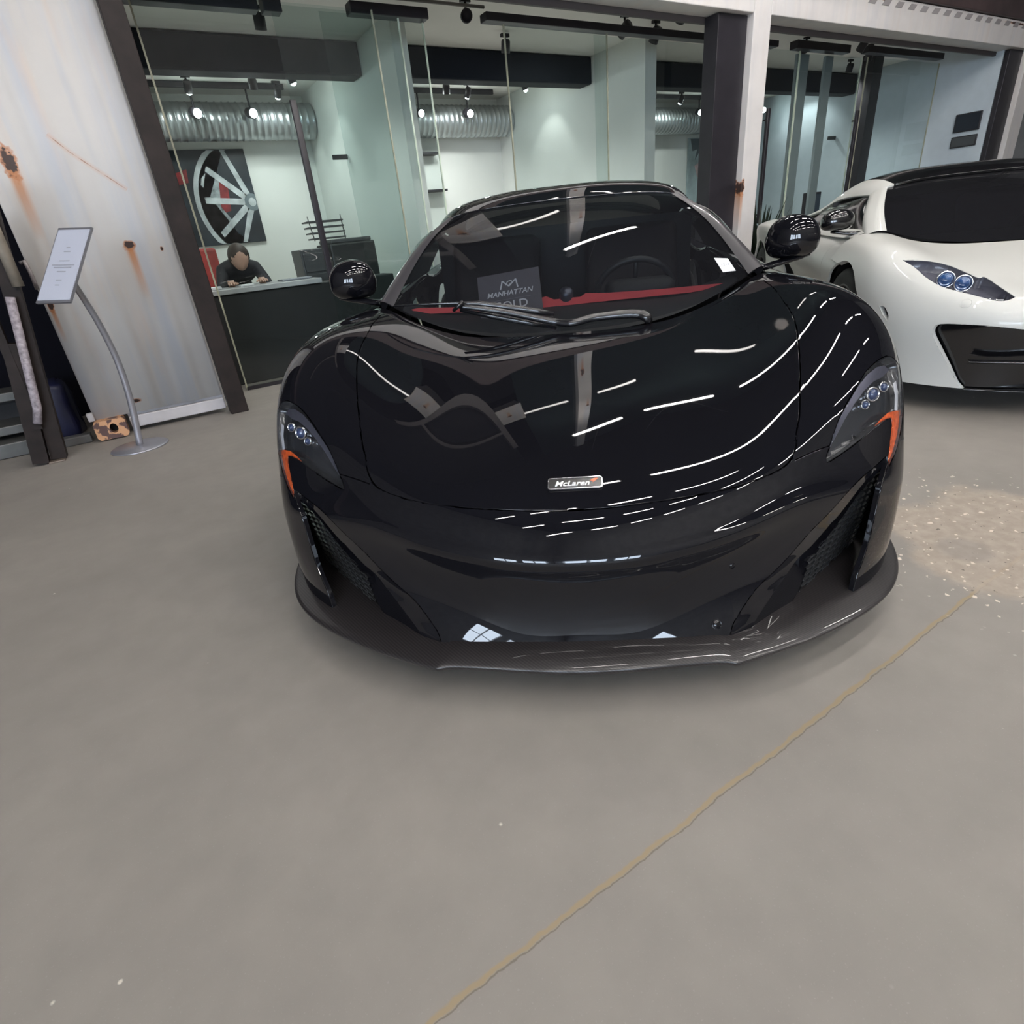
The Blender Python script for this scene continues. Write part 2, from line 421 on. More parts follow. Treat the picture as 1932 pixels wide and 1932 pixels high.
obj('corrugated_panel', rel(corrugated(-.50, .355, 4.95, .14, 3.15, .012), cw), RUSTW, cw)
bm = BM(); rbx(bm, -.30, .355, 4.965, 5.06, .03, .115, .008); bx(bm, -.30, .355, 5.0, 5.05, .11, .16); obj('bottom_rail', rel(bm, cw), mat('rail_white', (.48, .46, .47), rough=.5, noise=.12, nscale=6), cw)
RUSTC = mat('casting_rust', (.50, .26, .13), rough=.7)
def casting_mat():
    nt = RUSTC.node_tree; b = nt.nodes['Principled BSDF']; n = nt.nodes.new('ShaderNodeTexNoise'); n.inputs['Scale'].default_value = 14; n.inputs['Detail'].default_value = 4
    tc = nt.nodes.new('ShaderNodeNewGeometry'); nt.links.new(tc.outputs['Position'], n.inputs['Vector'])
    r = nt.nodes.new('ShaderNodeMapRange'); r.inputs[1].default_value = .50; r.inputs[2].default_value = .53; nt.links.new(n.outputs['Fac'], r.inputs[0])
    m_ = nt.nodes.new('ShaderNodeMix'); m_.data_type = 'RGBA'; m_.inputs[6].default_value = (.55, .30, .16, 1); m_.inputs[7].default_value = (.10, .055, .05, 1)
    nt.links.new(r.outputs[0], m_.inputs[0]); nt.links.new(m_.outputs[2], b.inputs['Base Color'])
casting_mat()
bm = BM(); T = Matrix.Translation((-.42, 4.86, .075))
out_ = [(.098*sx if True else 0, .068*sz) for sx, sz in ((-1,-1),(1,-1),(1,1),(-1,1))]
n = 28
oo = []
for k in range(n):
    a = 2*PI*k/n; c_, s_ = math.cos(a), math.sin(a); m_ = min(.098/max(abs(c_), 1e-6), .066/max(abs(s_), 1e-6)); oo.append((c_*m_, s_*m_))
A = [bm.verts.new(T @ Vector((x, 0, z))) for x, z in oo]; H_ = [bm.verts.new(T @ Vector((.018+.026*math.cos(2*PI*k/n), 0, .004+.034*math.sin(2*PI*k/n)))) for k in range(n)]
H2 = [bm.verts.new(v.co + Vector((0, .06, 0))) for v in H_]; A2 = [bm.verts.new(v.co + Vector((0, .17, 0))) for v in A]
for k in range(n):
    j = (k+1) % n
    bm.faces.new((A[k], A[j], H_[j], H_[k])); bm.faces.new((H_[k], H_[j], H2[j], H2[k])); bm.faces.new((A[j], A[k], A2[k], A2[j]))
bm.faces.new(A2); bm.faces.new(H2[::-1]).material_index = 1
obj('corner_casting', rel(bm, cw), [RUSTC, DARKV], cw)['label'] = 'rust-stained corner block with an oval hole'
bm = BM(); rbx(bm, -.535, -.495, 4.92, 4.96, .14, .20, .006); obj('rail_end', rel(bm, cw), mat('rail_white'), cw)
bm = BM(); tube(bm, [(-.525, 4.93, 1.18), (-.50, 4.915, 1.19), (-.495, 4.92, 1.12), (-.498, 4.93, 1.02)], .012, 8); obj('door_latch', rel(bm, cw), mat('latch_grey', (.30, .27, .27), rough=.5, metal=.4, noise=.4, nscale=30), cw, smooth=True)

def post(x0, x1, y0, y1, z1, m_, label, name='steel_post'):
    t = BM(); rbx(t, x0, x1, y0, y1, 0, z1, .006); c = Vector(((x0+x1)/2, (y0+y1)/2, 0))
    for v in t.verts: v.co -= c
    o = obj(name, t, m_); o.location = c; return tag(o, label, 'post')
post(.365, .495, 4.835, 4.95, 3.2, STEEL, 'dark brown steel post at the right edge of the rusty white container panel')
post(5.86, 6.31, 4.97, 5.15, 2.845, STEELB, 'wide black steel post left of the white column between the two shop bays')
post(6.32, 6.60, 4.90, 5.15, 3.15, WHT, 'white column with a rust patch between the two shop bays', 'column')
post(6.605, 6.72, 4.99, 5.15, 2.845, STEELB, 'thin black post on the right face of the white column')
post(12.50, 12.95, 4.97, 5.04, 2.845, STEELB, 'black steel post at the far right end of the shop front')
post(12.96, 13.35, 4.90, 5.15, 3.15, WHT, 'white column behind the white car at the far right', 'column')
# header beams
def header(x0, x1, label, vents=None):
    t = thing('header_beam', label, 'beam', ((x0+x1)/2, 5.0, 2.85))
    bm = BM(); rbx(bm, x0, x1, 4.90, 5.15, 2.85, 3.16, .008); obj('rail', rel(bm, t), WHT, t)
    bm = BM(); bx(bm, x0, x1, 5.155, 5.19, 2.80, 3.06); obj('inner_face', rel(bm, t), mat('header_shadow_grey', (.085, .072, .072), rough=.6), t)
    if vents:
        bm = BM()
        for k in range(vents[2]):
            x = vents[0] + (vents[1]-vents[0])*k/(vents[2]-1)
            prism(bm, [(x-.10, 3.075), (x+.05, 3.075), (x+.11, 3.135), (x-.03, 3.135)], .004, Matrix.Translation((0, 4.896, 0)))
        o = obj('vent_notches', rel(bm, t), mat('notch_grey', (.30, .28, .28), rough=.7), t); o['kind'] = 'stuff'
    return t
header(.50, 6.315, 'pale header beam above the left shop bay')
header(6.605, 12.955, 'white header beam with a row of small notches above the right shop bay', (8.45, 12.6, 15))
bm = BM(); rbx(bm, -7, 17, 4.86, 5.2, 3.165, 3.50, .01); o = obj('floor_beam', bm, mat('maroon_steel', (.060, .040, .040), rough=.5, noise=.3, nscale=4)); tag(o, 'dark maroon steel beam running above the white headers', 'beam')
# upper storey: containers stacked above, seen mirrored in the bonnet
up = thing('upper_container', 'upper white container storey with dark glazing above the shop front', 'container', (5, 5.1, 3.5))
bm = BM(); bx(bm, 3.86, 4.12, 4.90, 5.1, 3.5, 9.2); obj('upright', rel(bm, up), rust_mat('upper_white', [(3.95, 4.2, .03, .09, .5), (4.05, 5.6, .03, .05, .4)], base=(.55, .53, .51)), up)
bm = BM(); bx(bm, 2.15, 2.75, 4.90, 5.1, 4.4, 5.3); obj('upper_panel', rel(bm, up), rust_mat('upper_panel', [(2.4, 4.9, .05, .04, .3)], base=(.50, .47, .45)), up)
bm = BM(); bx(bm, 2.75, 3.86, 4.97, 5.0, 3.5, 9.0); bx(bm, 4.12, 16.9, 4.97, 5.0, 3.5, 9.0); obj('upper_glazing', rel(bm, up), mat('upper_glass', (.016, .024, .024), rough=.02, noise=.2, nscale=1), up)
bm = BM(); bx(bm, -6.9, 2.10, 4.97, 5.0, 3.5, 9.0); obj('upper_opening', rel(bm, up), mat('opening_black', (.004, .004, .005), rough=.8), up)
bm = BM(); bx(bm, 2.0, 2.14, 4.88, 4.97, 3.5, 7.0); bx(bm, -1.0, 2.0, 4.88, 4.97, 5.6, 5.75); obj('upper_frame', rel(bm, up), mat('frame_grey', (.16, .145, .14), rough=.6), up)
# hall side behind the photographer: stacked containers, mirrored in the cars
for k, (x0, x1, mc, lb) in enumerate(((.9, 5.6, (.30, .30, .30), 'dark container with open front behind the camera'), (6.2, 14, (.36, .35, .34), 'grey container wall behind the camera on the right'))):
    t = thing('far_container', lb, 'container', ((x0+x1)/2, -6.5, 0))
    obj('body', rel(corrugated(x0, x1, -6.6, 0.05, 2.7, .05, .4, .3), t), mat('far_cont_%d' % k, mc, rough=.6, noise=.2), t)
# ------------------------------------------------------------------ car surface tools
# car frame: x to the picture's right, y backwards along the car, z up; the photographer stands at (0,0,CAM_H)
def nspline(P, tt, ts):
    """natural cubic spline through P (n,3) with knots tt, evaluated at ts"""
    n = len(P); h_ = np.diff(tt)
    A = np.zeros((n, n)); B = np.zeros((n, 3)); A[0, 0] = A[-1, -1] = 1
    for i in range(1, n-1):
        A[i, i-1] = h_[i-1]; A[i, i] = 2*(h_[i-1]+h_[i]); A[i, i+1] = h_[i]
        B[i] = 6*((P[i+1]-P[i])/h_[i] - (P[i]-P[i-1])/h_[i-1])
    Mq = np.linalg.solve(A, B)
    k = np.clip(np.searchsorted(tt, ts, side='right')-1, 0, n-2)
    a = (tt[k+1]-ts)[:, None]; b = (ts-tt[k])[:, None]; hk = h_[k][:, None]
    return Mq[k]*a**3/(6*hk) + Mq[k+1]*b**3/(6*hk) + (P[k]/hk - Mq[k]*hk/6)*a + (P[k+1]/hk - Mq[k+1]*hk/6)*b
def knots(G):
    d = np.linalg.norm(np.diff(G, axis=1), axis=2).mean(axis=0)
    t = np.concatenate([[0], np.cumsum(np.maximum(d, 1e-3)**0.75)])
    return t / t[-1]
def dense(t, per):
    out = []
    for i in range(len(t)-1):
        out += list(np.linspace(t[i], t[i+1], per, endpoint=False))
    return np.array(out + [t[-1]])
def surf(grid, pu, pv, mirror=True):
    """grid rows x cols of (x,y,z); columns start on the centre line when mirror. returns dense array"""
    G = np.array(grid, float)
    if mirror:
        L_ = G[:, 1:][:, ::-1].copy(); L_[:, :, 0] *= -1
        F = np.concatenate([L_, G], axis=1)
    else: F = G
    tc = knots(F); c0 = (len(G[0])-1) if mirror else 0
    ts = dense(tc[c0:], pu)
    H = np.array([nspline(r, tc, ts) for r in F])
    tr = knots(H.transpose(1, 0, 2)); tv = dense(tr, pv)
    out = np.array([nspline(H[:, j], tr, tv) for j in range(H.shape[1])]).transpose(1, 0, 2)
    if mirror: out[:, 0, 0] = 0
    return out
def grid_bm(S, flip=False):
    bm = bmesh.new(); V = [[bm.verts.new(p) for p in r] for r in S]
    for i in range(len(V)-1):
        for j in range(len(V[0])-1):
            q = (V[i][j], V[i][j+1], V[i+1][j+1], V[i+1][j])
            try: bm.faces.new(q[::-1] if flip else q)
            except ValueError: pass
    return bm
EYE = Vector((0, 0, CAM_H))      # where the photographer stands, in the car's own frame
def vw(p): return ((p[0]-EYE.x)/(p[1]-EYE.y), (p[2]-EYE.z)/(p[1]-EYE.y))
def cut_view(bm, poly, closed=True, proj='cam'):
    """score the surface along planes through the photographer's eye and the outline's edges"""
    k = len(poly)
    for i in range(k if closed else k-1):
        a, b = poly[i], poly[(i+1) % k]
        if math.hypot(a[0]-b[0], a[1]-b[1]) < 1e-5: continue
        if proj == 'cam':
            pa = Vector((a[0], 1, a[1])); pb = Vector((b[0], 1, b[1])); no = pa.cross(pb).normalized(); co = EYE.copy()
            Q = vw
        elif proj == 'side':
            no = Vector((0, -(b[1]-a[1]), b[0]-a[0])).normalized(); co = Vector((0, a[0], a[1]))
            Q = lambda p: (p[1], p[2])
        lo = (min(a[0], b[0])-1e-3, min(a[1], b[1])-1e-3); hi = (max(a[0], b[0])+1e-3, max(a[1], b[1])+1e-3)
        fs = []
        for f in bm.faces:
            q = [Q(v.co) for v in f.verts]
            if max(c[0] for c in q) < lo[0] or min(c[0] for c in q) > hi[0] or max(c[1] for c in q) < lo[1] or min(c[1] for c in q) > hi[1]: continue
            fs.append(f)
        if not fs: continue
        es = list({e for f in fs for e in f.edges}); vs_ = list({v for f in fs for v in f.verts})
        bmesh.ops.bisect_plane(bm, geom=vs_+es+fs, dist=1e-6, plane_co=co, plane_no=no)
def inside(p, poly):
    x, y = p; c = False; j = len(poly)-1
    for i in range(len(poly)):
        a, b = poly[i], poly[j]
        if (a[1] > y) != (b[1] > y) and x < (b[0]-a[0])*(y-a[1])/(b[1]-a[1])+a[0]: c = not c
        j = i
    return c
class Patch:
    """a list of faces with vertex normals, ready to become a panel"""
    def __init__(s, bm, faces):
        vid = {}; s.co = []; s.no = []; s.f = []
        for f in faces:
            r = []
            for v in f.verts:
                if v not in vid:
                    vid[v] = len(s.co); s.co.append(v.co.copy()); s.no.append(v.normal.copy())
                r.append(vid[v])
            s.f.append(r)
    def offset(s, d):
        s.co = [c + n*d for c, n in zip(s.co, s.no)]; return s
def panel(name, P, material, parent, gap=0.0008, depth=0.012, mirror=True, both=True, centre=True, skirt=True, smoothrim=True, nogap=None, label=None):
    """make a body panel (with rolled edge) from patch P; both -> mirrored half joined in (centre) or as a second child"""
    co = [c.copy() for c in P.co]; no = [n.copy() for n in P.no]; F = [list(f) for f in P.f]
    # boundary
    cnt = {}
    for f in F:
        for i in range(len(f)):
            e = (f[i], f[(i+1) % len(f)]); cnt[e] = 1
    bd = [e for e in cnt if (e[1], e[0]) not in cnt]
    if centre: bd = [e for e in bd if not (abs(co[e[0]].x) < 1e-4 and abs(co[e[1]].x) < 1e-4)]
    if nogap: bd = [e for e in bd if not nogap(co[e[0]], co[e[1]])]
    out = {}
    for a, b in bd:
        t = (co[b]-co[a]).normalized()
        for v in (a, b):
            o = t.cross(no[v]); out[v] = out.get(v, Vector()) + o*(co[b]-co[a]).length
    nb = {}
    for a, b in bd: nb.setdefault(a, []).append(b); nb.setdefault(b, []).append(a)
    for _ in range(3):
        nw = {}
        for v, o in out.items():
            q = o.normalized()
            for w_ in nb[v]:
                qq = out[w_].normalized()
                if qq.dot(q) > .6: q = q + qq*.5
            nw[v] = q
        out = nw
    if skirt:
        r1, r2 = {}, {}
        base = {v: co[v].copy() for v in out}
        for v, o in out.items():
            o = o.copy()
            if centre and abs(base[v].x) < 1e-4: o.x = 0
            if o.length < 1e-6: o = Vector((0, 0, 0))
            else: o.normalize()
            n = no[v].normalized()
            co[v] = base[v] - o*(gap + 0.0016)
            r1[v] = len(co); co.append(base[v] - o*(gap+0.0006) - n*0.0008); no.append((n + o*0.9).normalized())
            r2[v] = len(co); co.append(base[v] - o*gap - n*0.003); no.append((n*0.15 + o).normalized())
        r3 = {}
        for v in out:
            r3[v] = len(co); n = no[v].normalized(); o = no[r2[v]]
            co.append(co[r2[v]] - n*depth); no.append(o)
        for a, b in bd:
            F.append([b, a, r1[a], r1[b]]); F.append([r1[b], r1[a], r2[a], r2[b]]); F.append([r2[b], r2[a], r3[a], r3[b]])
    def build(sgn, add=None):
        C = [Vector((c.x*sgn, c.y, c.z)) for c in co]; N = [Vector((n.x*sgn, n.y, n.z)) for n in no]
        FF = [f if sgn > 0 else f[::-1] for f in F]
        return C, N, FF
    objs = []
    if both and centre:
        C, N, FF = build(1); C2, N2, F2 = build(-1)
        k = len(C); mp = []
        for i, c in enumerate(C2):
            if abs(c.x) < 1e-4 and abs(N2[i].x) < 0.05 or abs(c.x) < 1e-5: mp.append(i)
            else: mp.append(k); C.append(c); N.append(N2[i]); k += 1
        for i, c in enumerate(C[:len(C2)]):
            if mp[i] == i: N[i] = Vector((0, N[i].y, N[i].z)).normalized()
        FF = FF + [[mp[i] for i in f] for f in F2]
        objs.append(mk(name, C, FF, N, material, parent, label))
    else:
        for sgn in ((1, -1) if both else (1,)):
            C, N, FF = build(sgn); objs.append(mk(name, C, FF, N, material, parent, label))
    return objs
def mk(name, C, F, N, material, parent, label=None):
    me = bpy.data.meshes.new(name)
    F = [f for f in F if len(set(f)) == len(f)]
    me.from_pydata([tuple(c) for c in C], [], F)
    me.update()
    if material: me.materials.append(material)
    for p in me.polygons: p.use_smooth = True
    if N is not None:
        me.normals_split_custom_set_from_vertices([tuple(n.normalized()) if n.length > 1e-6 else (0, 0, 1) for n in N])
    o = bpy.data.objects.new(name, me); COL.objects.link(o)
    if parent: o.parent = parent
    if label: o['label'] = label
    return o
def strip(name, rows, material, parent, both=True, flip=False, sub=6, centre=False, label=None, thick=0.0):
    """smooth loft between polylines (rows of equal length), child on each side"""
    G = np.array(rows, float)
    tu = dense(knots(G), 2) if G.shape[1] > 2 else np.linspace(0, 1, 3)
    tk = knots(G)
    H = np.array([nspline(r, tk, tu) if G.shape[1] > 2 else np.array([r[0]+(r[-1]-r[0])*t for t in tu]) for r in G])
    if len(rows) > 2:
        tr = knots(H.transpose(1, 0, 2)); tv = dense(tr, sub)
        H = np.array([nspline(H[:, j], tr, tv) for j in range(H.shape[1])]).transpose(1, 0, 2)
    else:
        H = np.array([H[0]+(H[1]-H[0])*t for t in np.linspace(0, 1, sub+1)])
    os_ = []
    for sgn in ((1, -1) if both else (1,)):
        S = H.copy(); S[:, :, 0] *= sgn
        bm = grid_bm(S, flip=(flip != (sgn < 0)))
        if thick: bmesh.ops.solidify(bm, geom=list(bm.faces), thickness=thick)
        o = obj(name, bm, material, parent, smooth=True)
        if label: o['label'] = label
        os_.append(o)
    return os_

LASTY = [1.2]
def hit(u, w, tree):
    r = tree.ray_cast(EYE, Vector((u, 1, w)).normalized())
    if r[0] is not None: LASTY[0] = r[0].y; return r[0]
    return at(u, w, LASTY[0])
def at(u, w, y): return Vector((EYE.x+u*(y-EYE.y), y, EYE.z+w*(y-EYE.y)))
def fair(poly, closed=True, per=3):
    """round off an outline with a Catmull-Rom curve, keeping sharp corners"""
    k = len(poly); out = []
    for i in (range(k) if closed else range(k-1)):
        p = [poly[(i+d) % k] if closed else poly[min(max(i+d, 0), k-1)] for d in (-1, 0, 1, 2)]
        a = (p[1][0]-p[0][0], p[1][1]-p[0][1]); b = (p[2][0]-p[1][0], p[2][1]-p[1][1]); c = (p[3][0]-p[2][0], p[3][1]-p[2][1])
        cs = lambda u, v: (u[0]*v[0]+u[1]*v[1])/max(1e-9, math.hypot(*u)*math.hypot(*v))
        if cs(a, b) < .5: p[0] = p[1]
        if cs(b, c) < .5: p[3] = p[2]
        for j in range(per):
            t = j/per
            out.append(tuple(.5*((2*p[1][q])+(-p[0][q]+p[2][q])*t+(2*p[0][q]-5*p[1][q]+4*p[2][q]-p[3][q])*t*t+(-p[0][q]+3*p[1][q]-3*p[2][q]+p[3][q])*t**3) for q in (0, 1)))
    if not closed: out.append(tuple(poly[-1]))
    return out
def shellmesh(net, pu, pv, mirror=True, up=True):
    b = grid_bm(surf(net, pu, pv, mirror=mirror)); b.normal_update()
    s_ = sum((f.normal.z if up else f.normal.x)*f.calc_area() for f in b.faces)
    if s_ < 0: bmesh.ops.reverse_faces(b, faces=list(b.faces)); b.normal_update()
    return b
def simple_panel(name, grid, m_, parent, pu=4, pv=4, mirror=True, centre=True, up=True, **k):
    b = shellmesh(grid, pu, pv, mirror, up)
    r = panel(name, Patch(b, list(b.faces)), m_, parent, centre=centre, **k); b.free(); return r
def shift(net, dy, fx=1.0, dz=0.0): return [[(x*fx, y+dy, z+dz) for x, y, z in r] for r in net]
CARBON = None
def carbon_mat():
    M = mat('carbon_fibre', (0.030, 0.028, 0.029), rough=0.42, coat=0.35)
    nt = M.node_tree; b = nt.nodes['Principled BSDF']
    tc = nt.nodes.new('ShaderNodeTexCoord')
    w1 = nt.nodes.new('ShaderNodeTexWave'); w1.wave_type = 'BANDS'; w1.bands_direction = 'DIAGONAL'; w1.inputs['Scale'].default_value = 60
    nt.links.new(tc.outputs['Object'], w1.inputs[0])
    cr = nt.nodes.new('ShaderNodeMix'); cr.data_type = 'RGBA'
    cr.inputs[6].default_value = (0.010, 0.009, 0.0095, 1); cr.inputs[7].default_value = (0.030, 0.026, 0.027, 1)
    nt.links.new(w1.outputs['Fac'], cr.inputs[0]); nt.links.new(cr.outputs[2], b.inputs['Base Color'])
    return M
CARBON = carbon_mat()
BLKPL = mat('black_plastic', (0.012, 0.012, 0.013), rough=0.45, noise=0.1)
DARK = mat('dark_void', (0.004, 0.004, 0.005), rough=0.8)
RUBBER = mat('rubber', (0.012, 0.012, 0.012), rough=0.7, bump=0.1)
CHROME = mat('chrome', (0.75, 0.75, 0.78), rough=0.08, metal=1.0)
ALLOY = mat('wheel_alloy', (0.05, 0.05, 0.055), rough=0.25, metal=0.9)
LENS = glass('lens_clear', tint=(0.93, 0.94, 0.95), opac=0.02, diff=(0.3, 0.3, 0.32))
AMBER = mat('amber_reflector', (0.72, 0.11, 0.02), rough=0.15, coat=1.0, noise=0.35, nscale=90)
SMOKE = mat('headlamp_housing', (0.020, 0.021, 0.024), rough=0.25, coat=0.5)
SILVER = mat('satin_silver', (0.14, 0.14, 0.18), rough=0.3, metal=0.7)
WGLASS = glass('windscreen_tint', tint=(0.46, 0.49, 0.50), opac=0.03, diff=(0.22, 0.22, 0.26), spec=1.58)
SGLASS = glass('side_glass_tint', tint=(0.06, 0.07, 0.075), opac=0.01, diff=(0.1, 0.1, 0.1), spec=1.55)
# ------------------------------------------------ windscreen, pillars, roof, flanks, wheels: shared by both cars
WS = [
 [(0,2.145,.726),(.25,2.165,.735),(.48,2.230,.770),(.64,2.300,.825),(.715,2.350,.862)],
 [(0,2.400,.890),(.24,2.412,.895),(.45,2.450,.920),(.60,2.495,.948),(.655,2.520,.965)],
 [(0,2.660,1.045),(.23,2.668,1.048),(.41,2.680,1.055),(.54,2.685,1.062),(.585,2.690,1.066)],
 [(0,2.930,1.175),(.20,2.928,1.173),(.35,2.905,1.166),(.46,2.870,1.152),(.50,2.850,1.142)],
]
ROOF = [
 [(0,2.935,1.181),(.20,2.933,1.179),(.36,2.912,1.172),(.47,2.885,1.159),(.535,2.880,1.136),(.575,2.90,1.102)],
 [(0,3.030,1.222),(.20,3.030,1.219),(.38,3.020,1.207),(.49,3.000,1.188),(.560,3.000,1.150),(.600,3.00,1.105)],
 [(0,3.200,1.250),(.20,3.200,1.247),(.38,3.200,1.232),(.50,3.200,1.205),(.580,3.200,1.158),(.620,3.20,1.106)],
 [(0,3.500,1.240),(.20,3.500,1.236),(.38,3.500,1.222),(.50,3.500,1.195),(.590,3.500,1.142),(.640,3.50,1.086)],
 [(0,3.850,1.165),(.20,3.850,1.160),(.38,3.850,1.145),(.50,3.850,1.118),(.600,3.850,1.070),(.660,3.85,1.016)],
 [(0,4.400,1.010),(.20,4.400,1.005),(.38,4.400,.995),(.50,4.400,.975),(.620,4.400,.945),(.720,4.40,.925)],
 [(0,5.000,.930),(.20,5.000,.930),(.38,5.000,.928),(.50,5.000,.925),(.650,5.000,.920),(.780,5.00,.918)],
 [(0,5.500,.890),(.20,5.500,.890),(.38,5.490,.890),(.50,5.480,.885),(.650,5.460,.880),(.760,5.44,.875)],
]
SG = [[(.745,2.44,.862),(.715,2.52,.905),(.660,2.66,.990),(.630,2.76,1.050),(.605,2.88,1.095)],
      [(.790,2.70,.865),(.755,2.76,.935),(.715,2.82,1.005),(.670,2.90,1.065),(.625,2.98,1.104)],
      [(.815,3.20,.875),(.785,3.20,.935),(.740,3.20,1.005),(.690,3.20,1.065),(.625,3.20,1.104)],
      [(.820,3.70,.895),(.785,3.68,.945),(.745,3.65,.995),(.700,3.62,1.040),(.650,3.60,1.070)]]
ARCH = [(2.15+.385*math.cos(a), .335+.385*math.sin(a)) for a in np.linspace(0, 2*PI, 40, endpoint=False)]
def sh(poly, dy): return [(y+dy, z) for y, z in poly]
def greenhouse(root, dy, paint, pillarm, roofm, glassm, sideg, ws=WS, roofn=ROOF, pw=1.0, rail=None, sgn_=None):
    Sw = surf(shift(ws, dy), 8, 8)
    bw = shellmesh(shift(ws, dy), 8, 8)
    tree = BVHTree.FromBMesh(bw)
    panel('windscreen', Patch(bw, list(bw.faces)), glassm, root, skirt=False)
    ed = [Vector(r[-1]) for r in Sw]; inn = [Vector(r[-4]) for r in Sw]
    for sgn in (1, -1):
        bm = BM(); a = [bm.verts.new(Vector((p.x*sgn, p.y+.003, p.z-.004))) for p in ed]; b = [bm.verts.new(Vector((p.x*sgn, p.y+.003, p.z-.004))) for p in inn]
        for i in range(len(a)-1): bm.faces.new((a[i], a[i+1], b[i+1], b[i]))
        obj('glass_surround', bm, BLKPL, root, smooth=True)
    pi_ = [Vector(Sw[i][-1]) for i in range(0, len(Sw), 4)]
    pin = [Vector(Sw[i][-5 if pw < 1.2 else -3]) + Vector((0, -.0035, .0035)) for i in range(0, len(Sw), 4)]
    off = [(.078, .05, -.03)]*7 if pw > 1.2 else [(a*pw+(pw-1)*.05, b*pw+(pw-1)*.04, c*pw) for a, b, c in [(.030,.022,-.008),(.040,.030,-.010),(.042,.034,-.012),(.042,.038,-.014),(.042,.04,-.016),(.043,.045,-.018),(.045,.05,-.02)]]
    po = [p + Vector(off[min(i, 6)]) for i, p in enumerate(pi_)]
    pm = [(a+b)/2 + Vector((.005, -.007, .008)) for a, b in zip(pi_, po)]
    pb = [p + Vector((-.004, .03, -.03)) for p in po]
    strip('windscreen_pillar', [pin, [(a+b)/2 + Vector((0, -.004, .005)) for a, b in zip(pin, pm)], pm, po, pb], pillarm, root, sub=4)
    if rail:
        simple_panel('roof', [r[:4] for r in shift(roofn[:5], dy)], roofm, root)
        simple_panel('roof_rail', [r[3:] for r in shift(roofn[:5], dy)], rail, root, mirror=False, centre=False, up=False)
    else: simple_panel('roof', shift(roofn[:5], dy), roofm, root)
    simple_panel('engine_cover', shift(roofn[4:], dy), paint, root)
    simple_panel('side_window', shift(sgn_ or SG, dy), sideg, root, mirror=False, centre=False, skirt=False, up=False)
    # sill of the side glass down to the shoulder
    strip('window_sill', [[(.74,2.42+dy,.858),(.80,2.70+dy,.868),(.825,3.20+dy,.878),(.83,3.70+dy,.898),(.80,4.1+dy,.93)],
                          [(.78,2.41+dy,.852),(.835,2.70+dy,.858),(.86,3.20+dy,.868),(.875,3.70+dy,.885),(.86,4.1+dy,.90)],
                          [(.85,2.42+dy,.825),(.88,2.70+dy,.822),(.90,3.20+dy,.840),(.925,3.70+dy,.850),(.93,4.1+dy,.868)]], paint, root, flip=True, sub=4)
    return Sw, tree
def flanks(root, dy, paint, fx=1.0):
    FL = [[(.957, 2.27+dy, .672), (.960, 2.27+dy, .668), (.962, 2.27+dy, .660), (.962, 2.27+dy, .60), (.955, 2.27+dy, .50), (.952, 2.27+dy, .35), (.945, 2.27+dy, .22), (.90, 2.27+dy, .12)]]
    for s, zt, xt, xm, zb in ((2.42,.690,.962,.950,.12),(2.60,.700,.963,.940,.12),(2.8,.715,.963,.905,.12),(3.2,.740,.965,.890,.12),(3.6,.770,.972,.890,.12),(4.0,.810,.985,.930,.12),(4.4,.850,.995,.975,.12),(4.8,.870,.995,.990,.14),(5.2,.860,.965,.970,.20),(5.5,.840,.900,.91,.28)):
        FL.append([(xt-.14, s+dy, zt+.125 if s < 3.9 else zt+.055), (xt-.05, s+dy, zt+.07 if s < 3.9 else zt+.035), (xt, s+dy, zt), (xt-.004, s+dy, zt-.12), (xm, s+dy, zt-.28), (xm+.02, s+dy, .30), (.945, s+dy, .20), (.90, s+dy, zb)])
    bf = shellmesh(FL, 4, 6, mirror=False, up=False)
    ARCHR = sh([(4.82+.40*math.cos(a), .345+.40*math.sin(a)) for a in np.linspace(0, 2*PI, 40, endpoint=False)], dy)
    DOORL = sh([(2.62,.30),(2.62,1.2),(3.75,1.2),(3.72,.70),(3.55,.30)], dy)
    INTK = sh([(3.60,.42),(3.78,.72),(3.95,.74),(3.98,.60),(3.85,.40)], dy)
    AR = sh(ARCH, dy)
    for pl in (ARCHR, DOORL, INTK, AR): cut_view(bf, pl, proj='side')
    bf.normal_update(); gr = {}
    for f in bf.faces:
        c = f.calc_center_median(); q = (c.y, c.z)
        k = 'none' if (inside(q, ARCHR) or inside(q, AR)) else 'side_intake' if inside(q, INTK) else 'door' if inside(q, DOORL) else 'rear_wing' if c.y-dy > 3.6 else 'side_skirt'
        gr.setdefault(k, []).append(f)
    for k in ('door', 'rear_wing', 'side_skirt'): panel(k, Patch(bf, gr[k]), paint, root, centre=False)
    panel('side_intake', Patch(bf, gr['side_intake']).offset(-.05), DARK, root, centre=False, skirt=False)
    bm = BM(); rbx(bm, -.86, .86, 5.42+dy, 5.50+dy, .25, .86, .03); obj('rear_panel', bm, BLKPL, root)
    bm = BM(); bx(bm, -.78, .78, 1.80+dy, 5.3+dy, .11, .14); obj('underbody', bm, DARK, root)
    for sg in (1, -1):
        for yc, r in ((2.15, .40), (4.82, .42)):
            bm = BM(); n = 24
            a0 = [bm.verts.new((sg*.92, yc+dy+r*math.cos(PI*k/n), .34+r*math.sin(PI*k/n))) for k in range(n+1)]
            a1 = [bm.verts.new((sg*.60, yc+dy+r*math.cos(PI*k/n), .34+r*math.sin(PI*k/n))) for k in range(n+1)]
            for k in range(n): bm.faces.new((a0[k], a0[k+1], a1[k+1], a1[k]))
            bm.faces.new(a1)
            obj('wheel_arch_liner', bm, DARK, root, smooth=True)
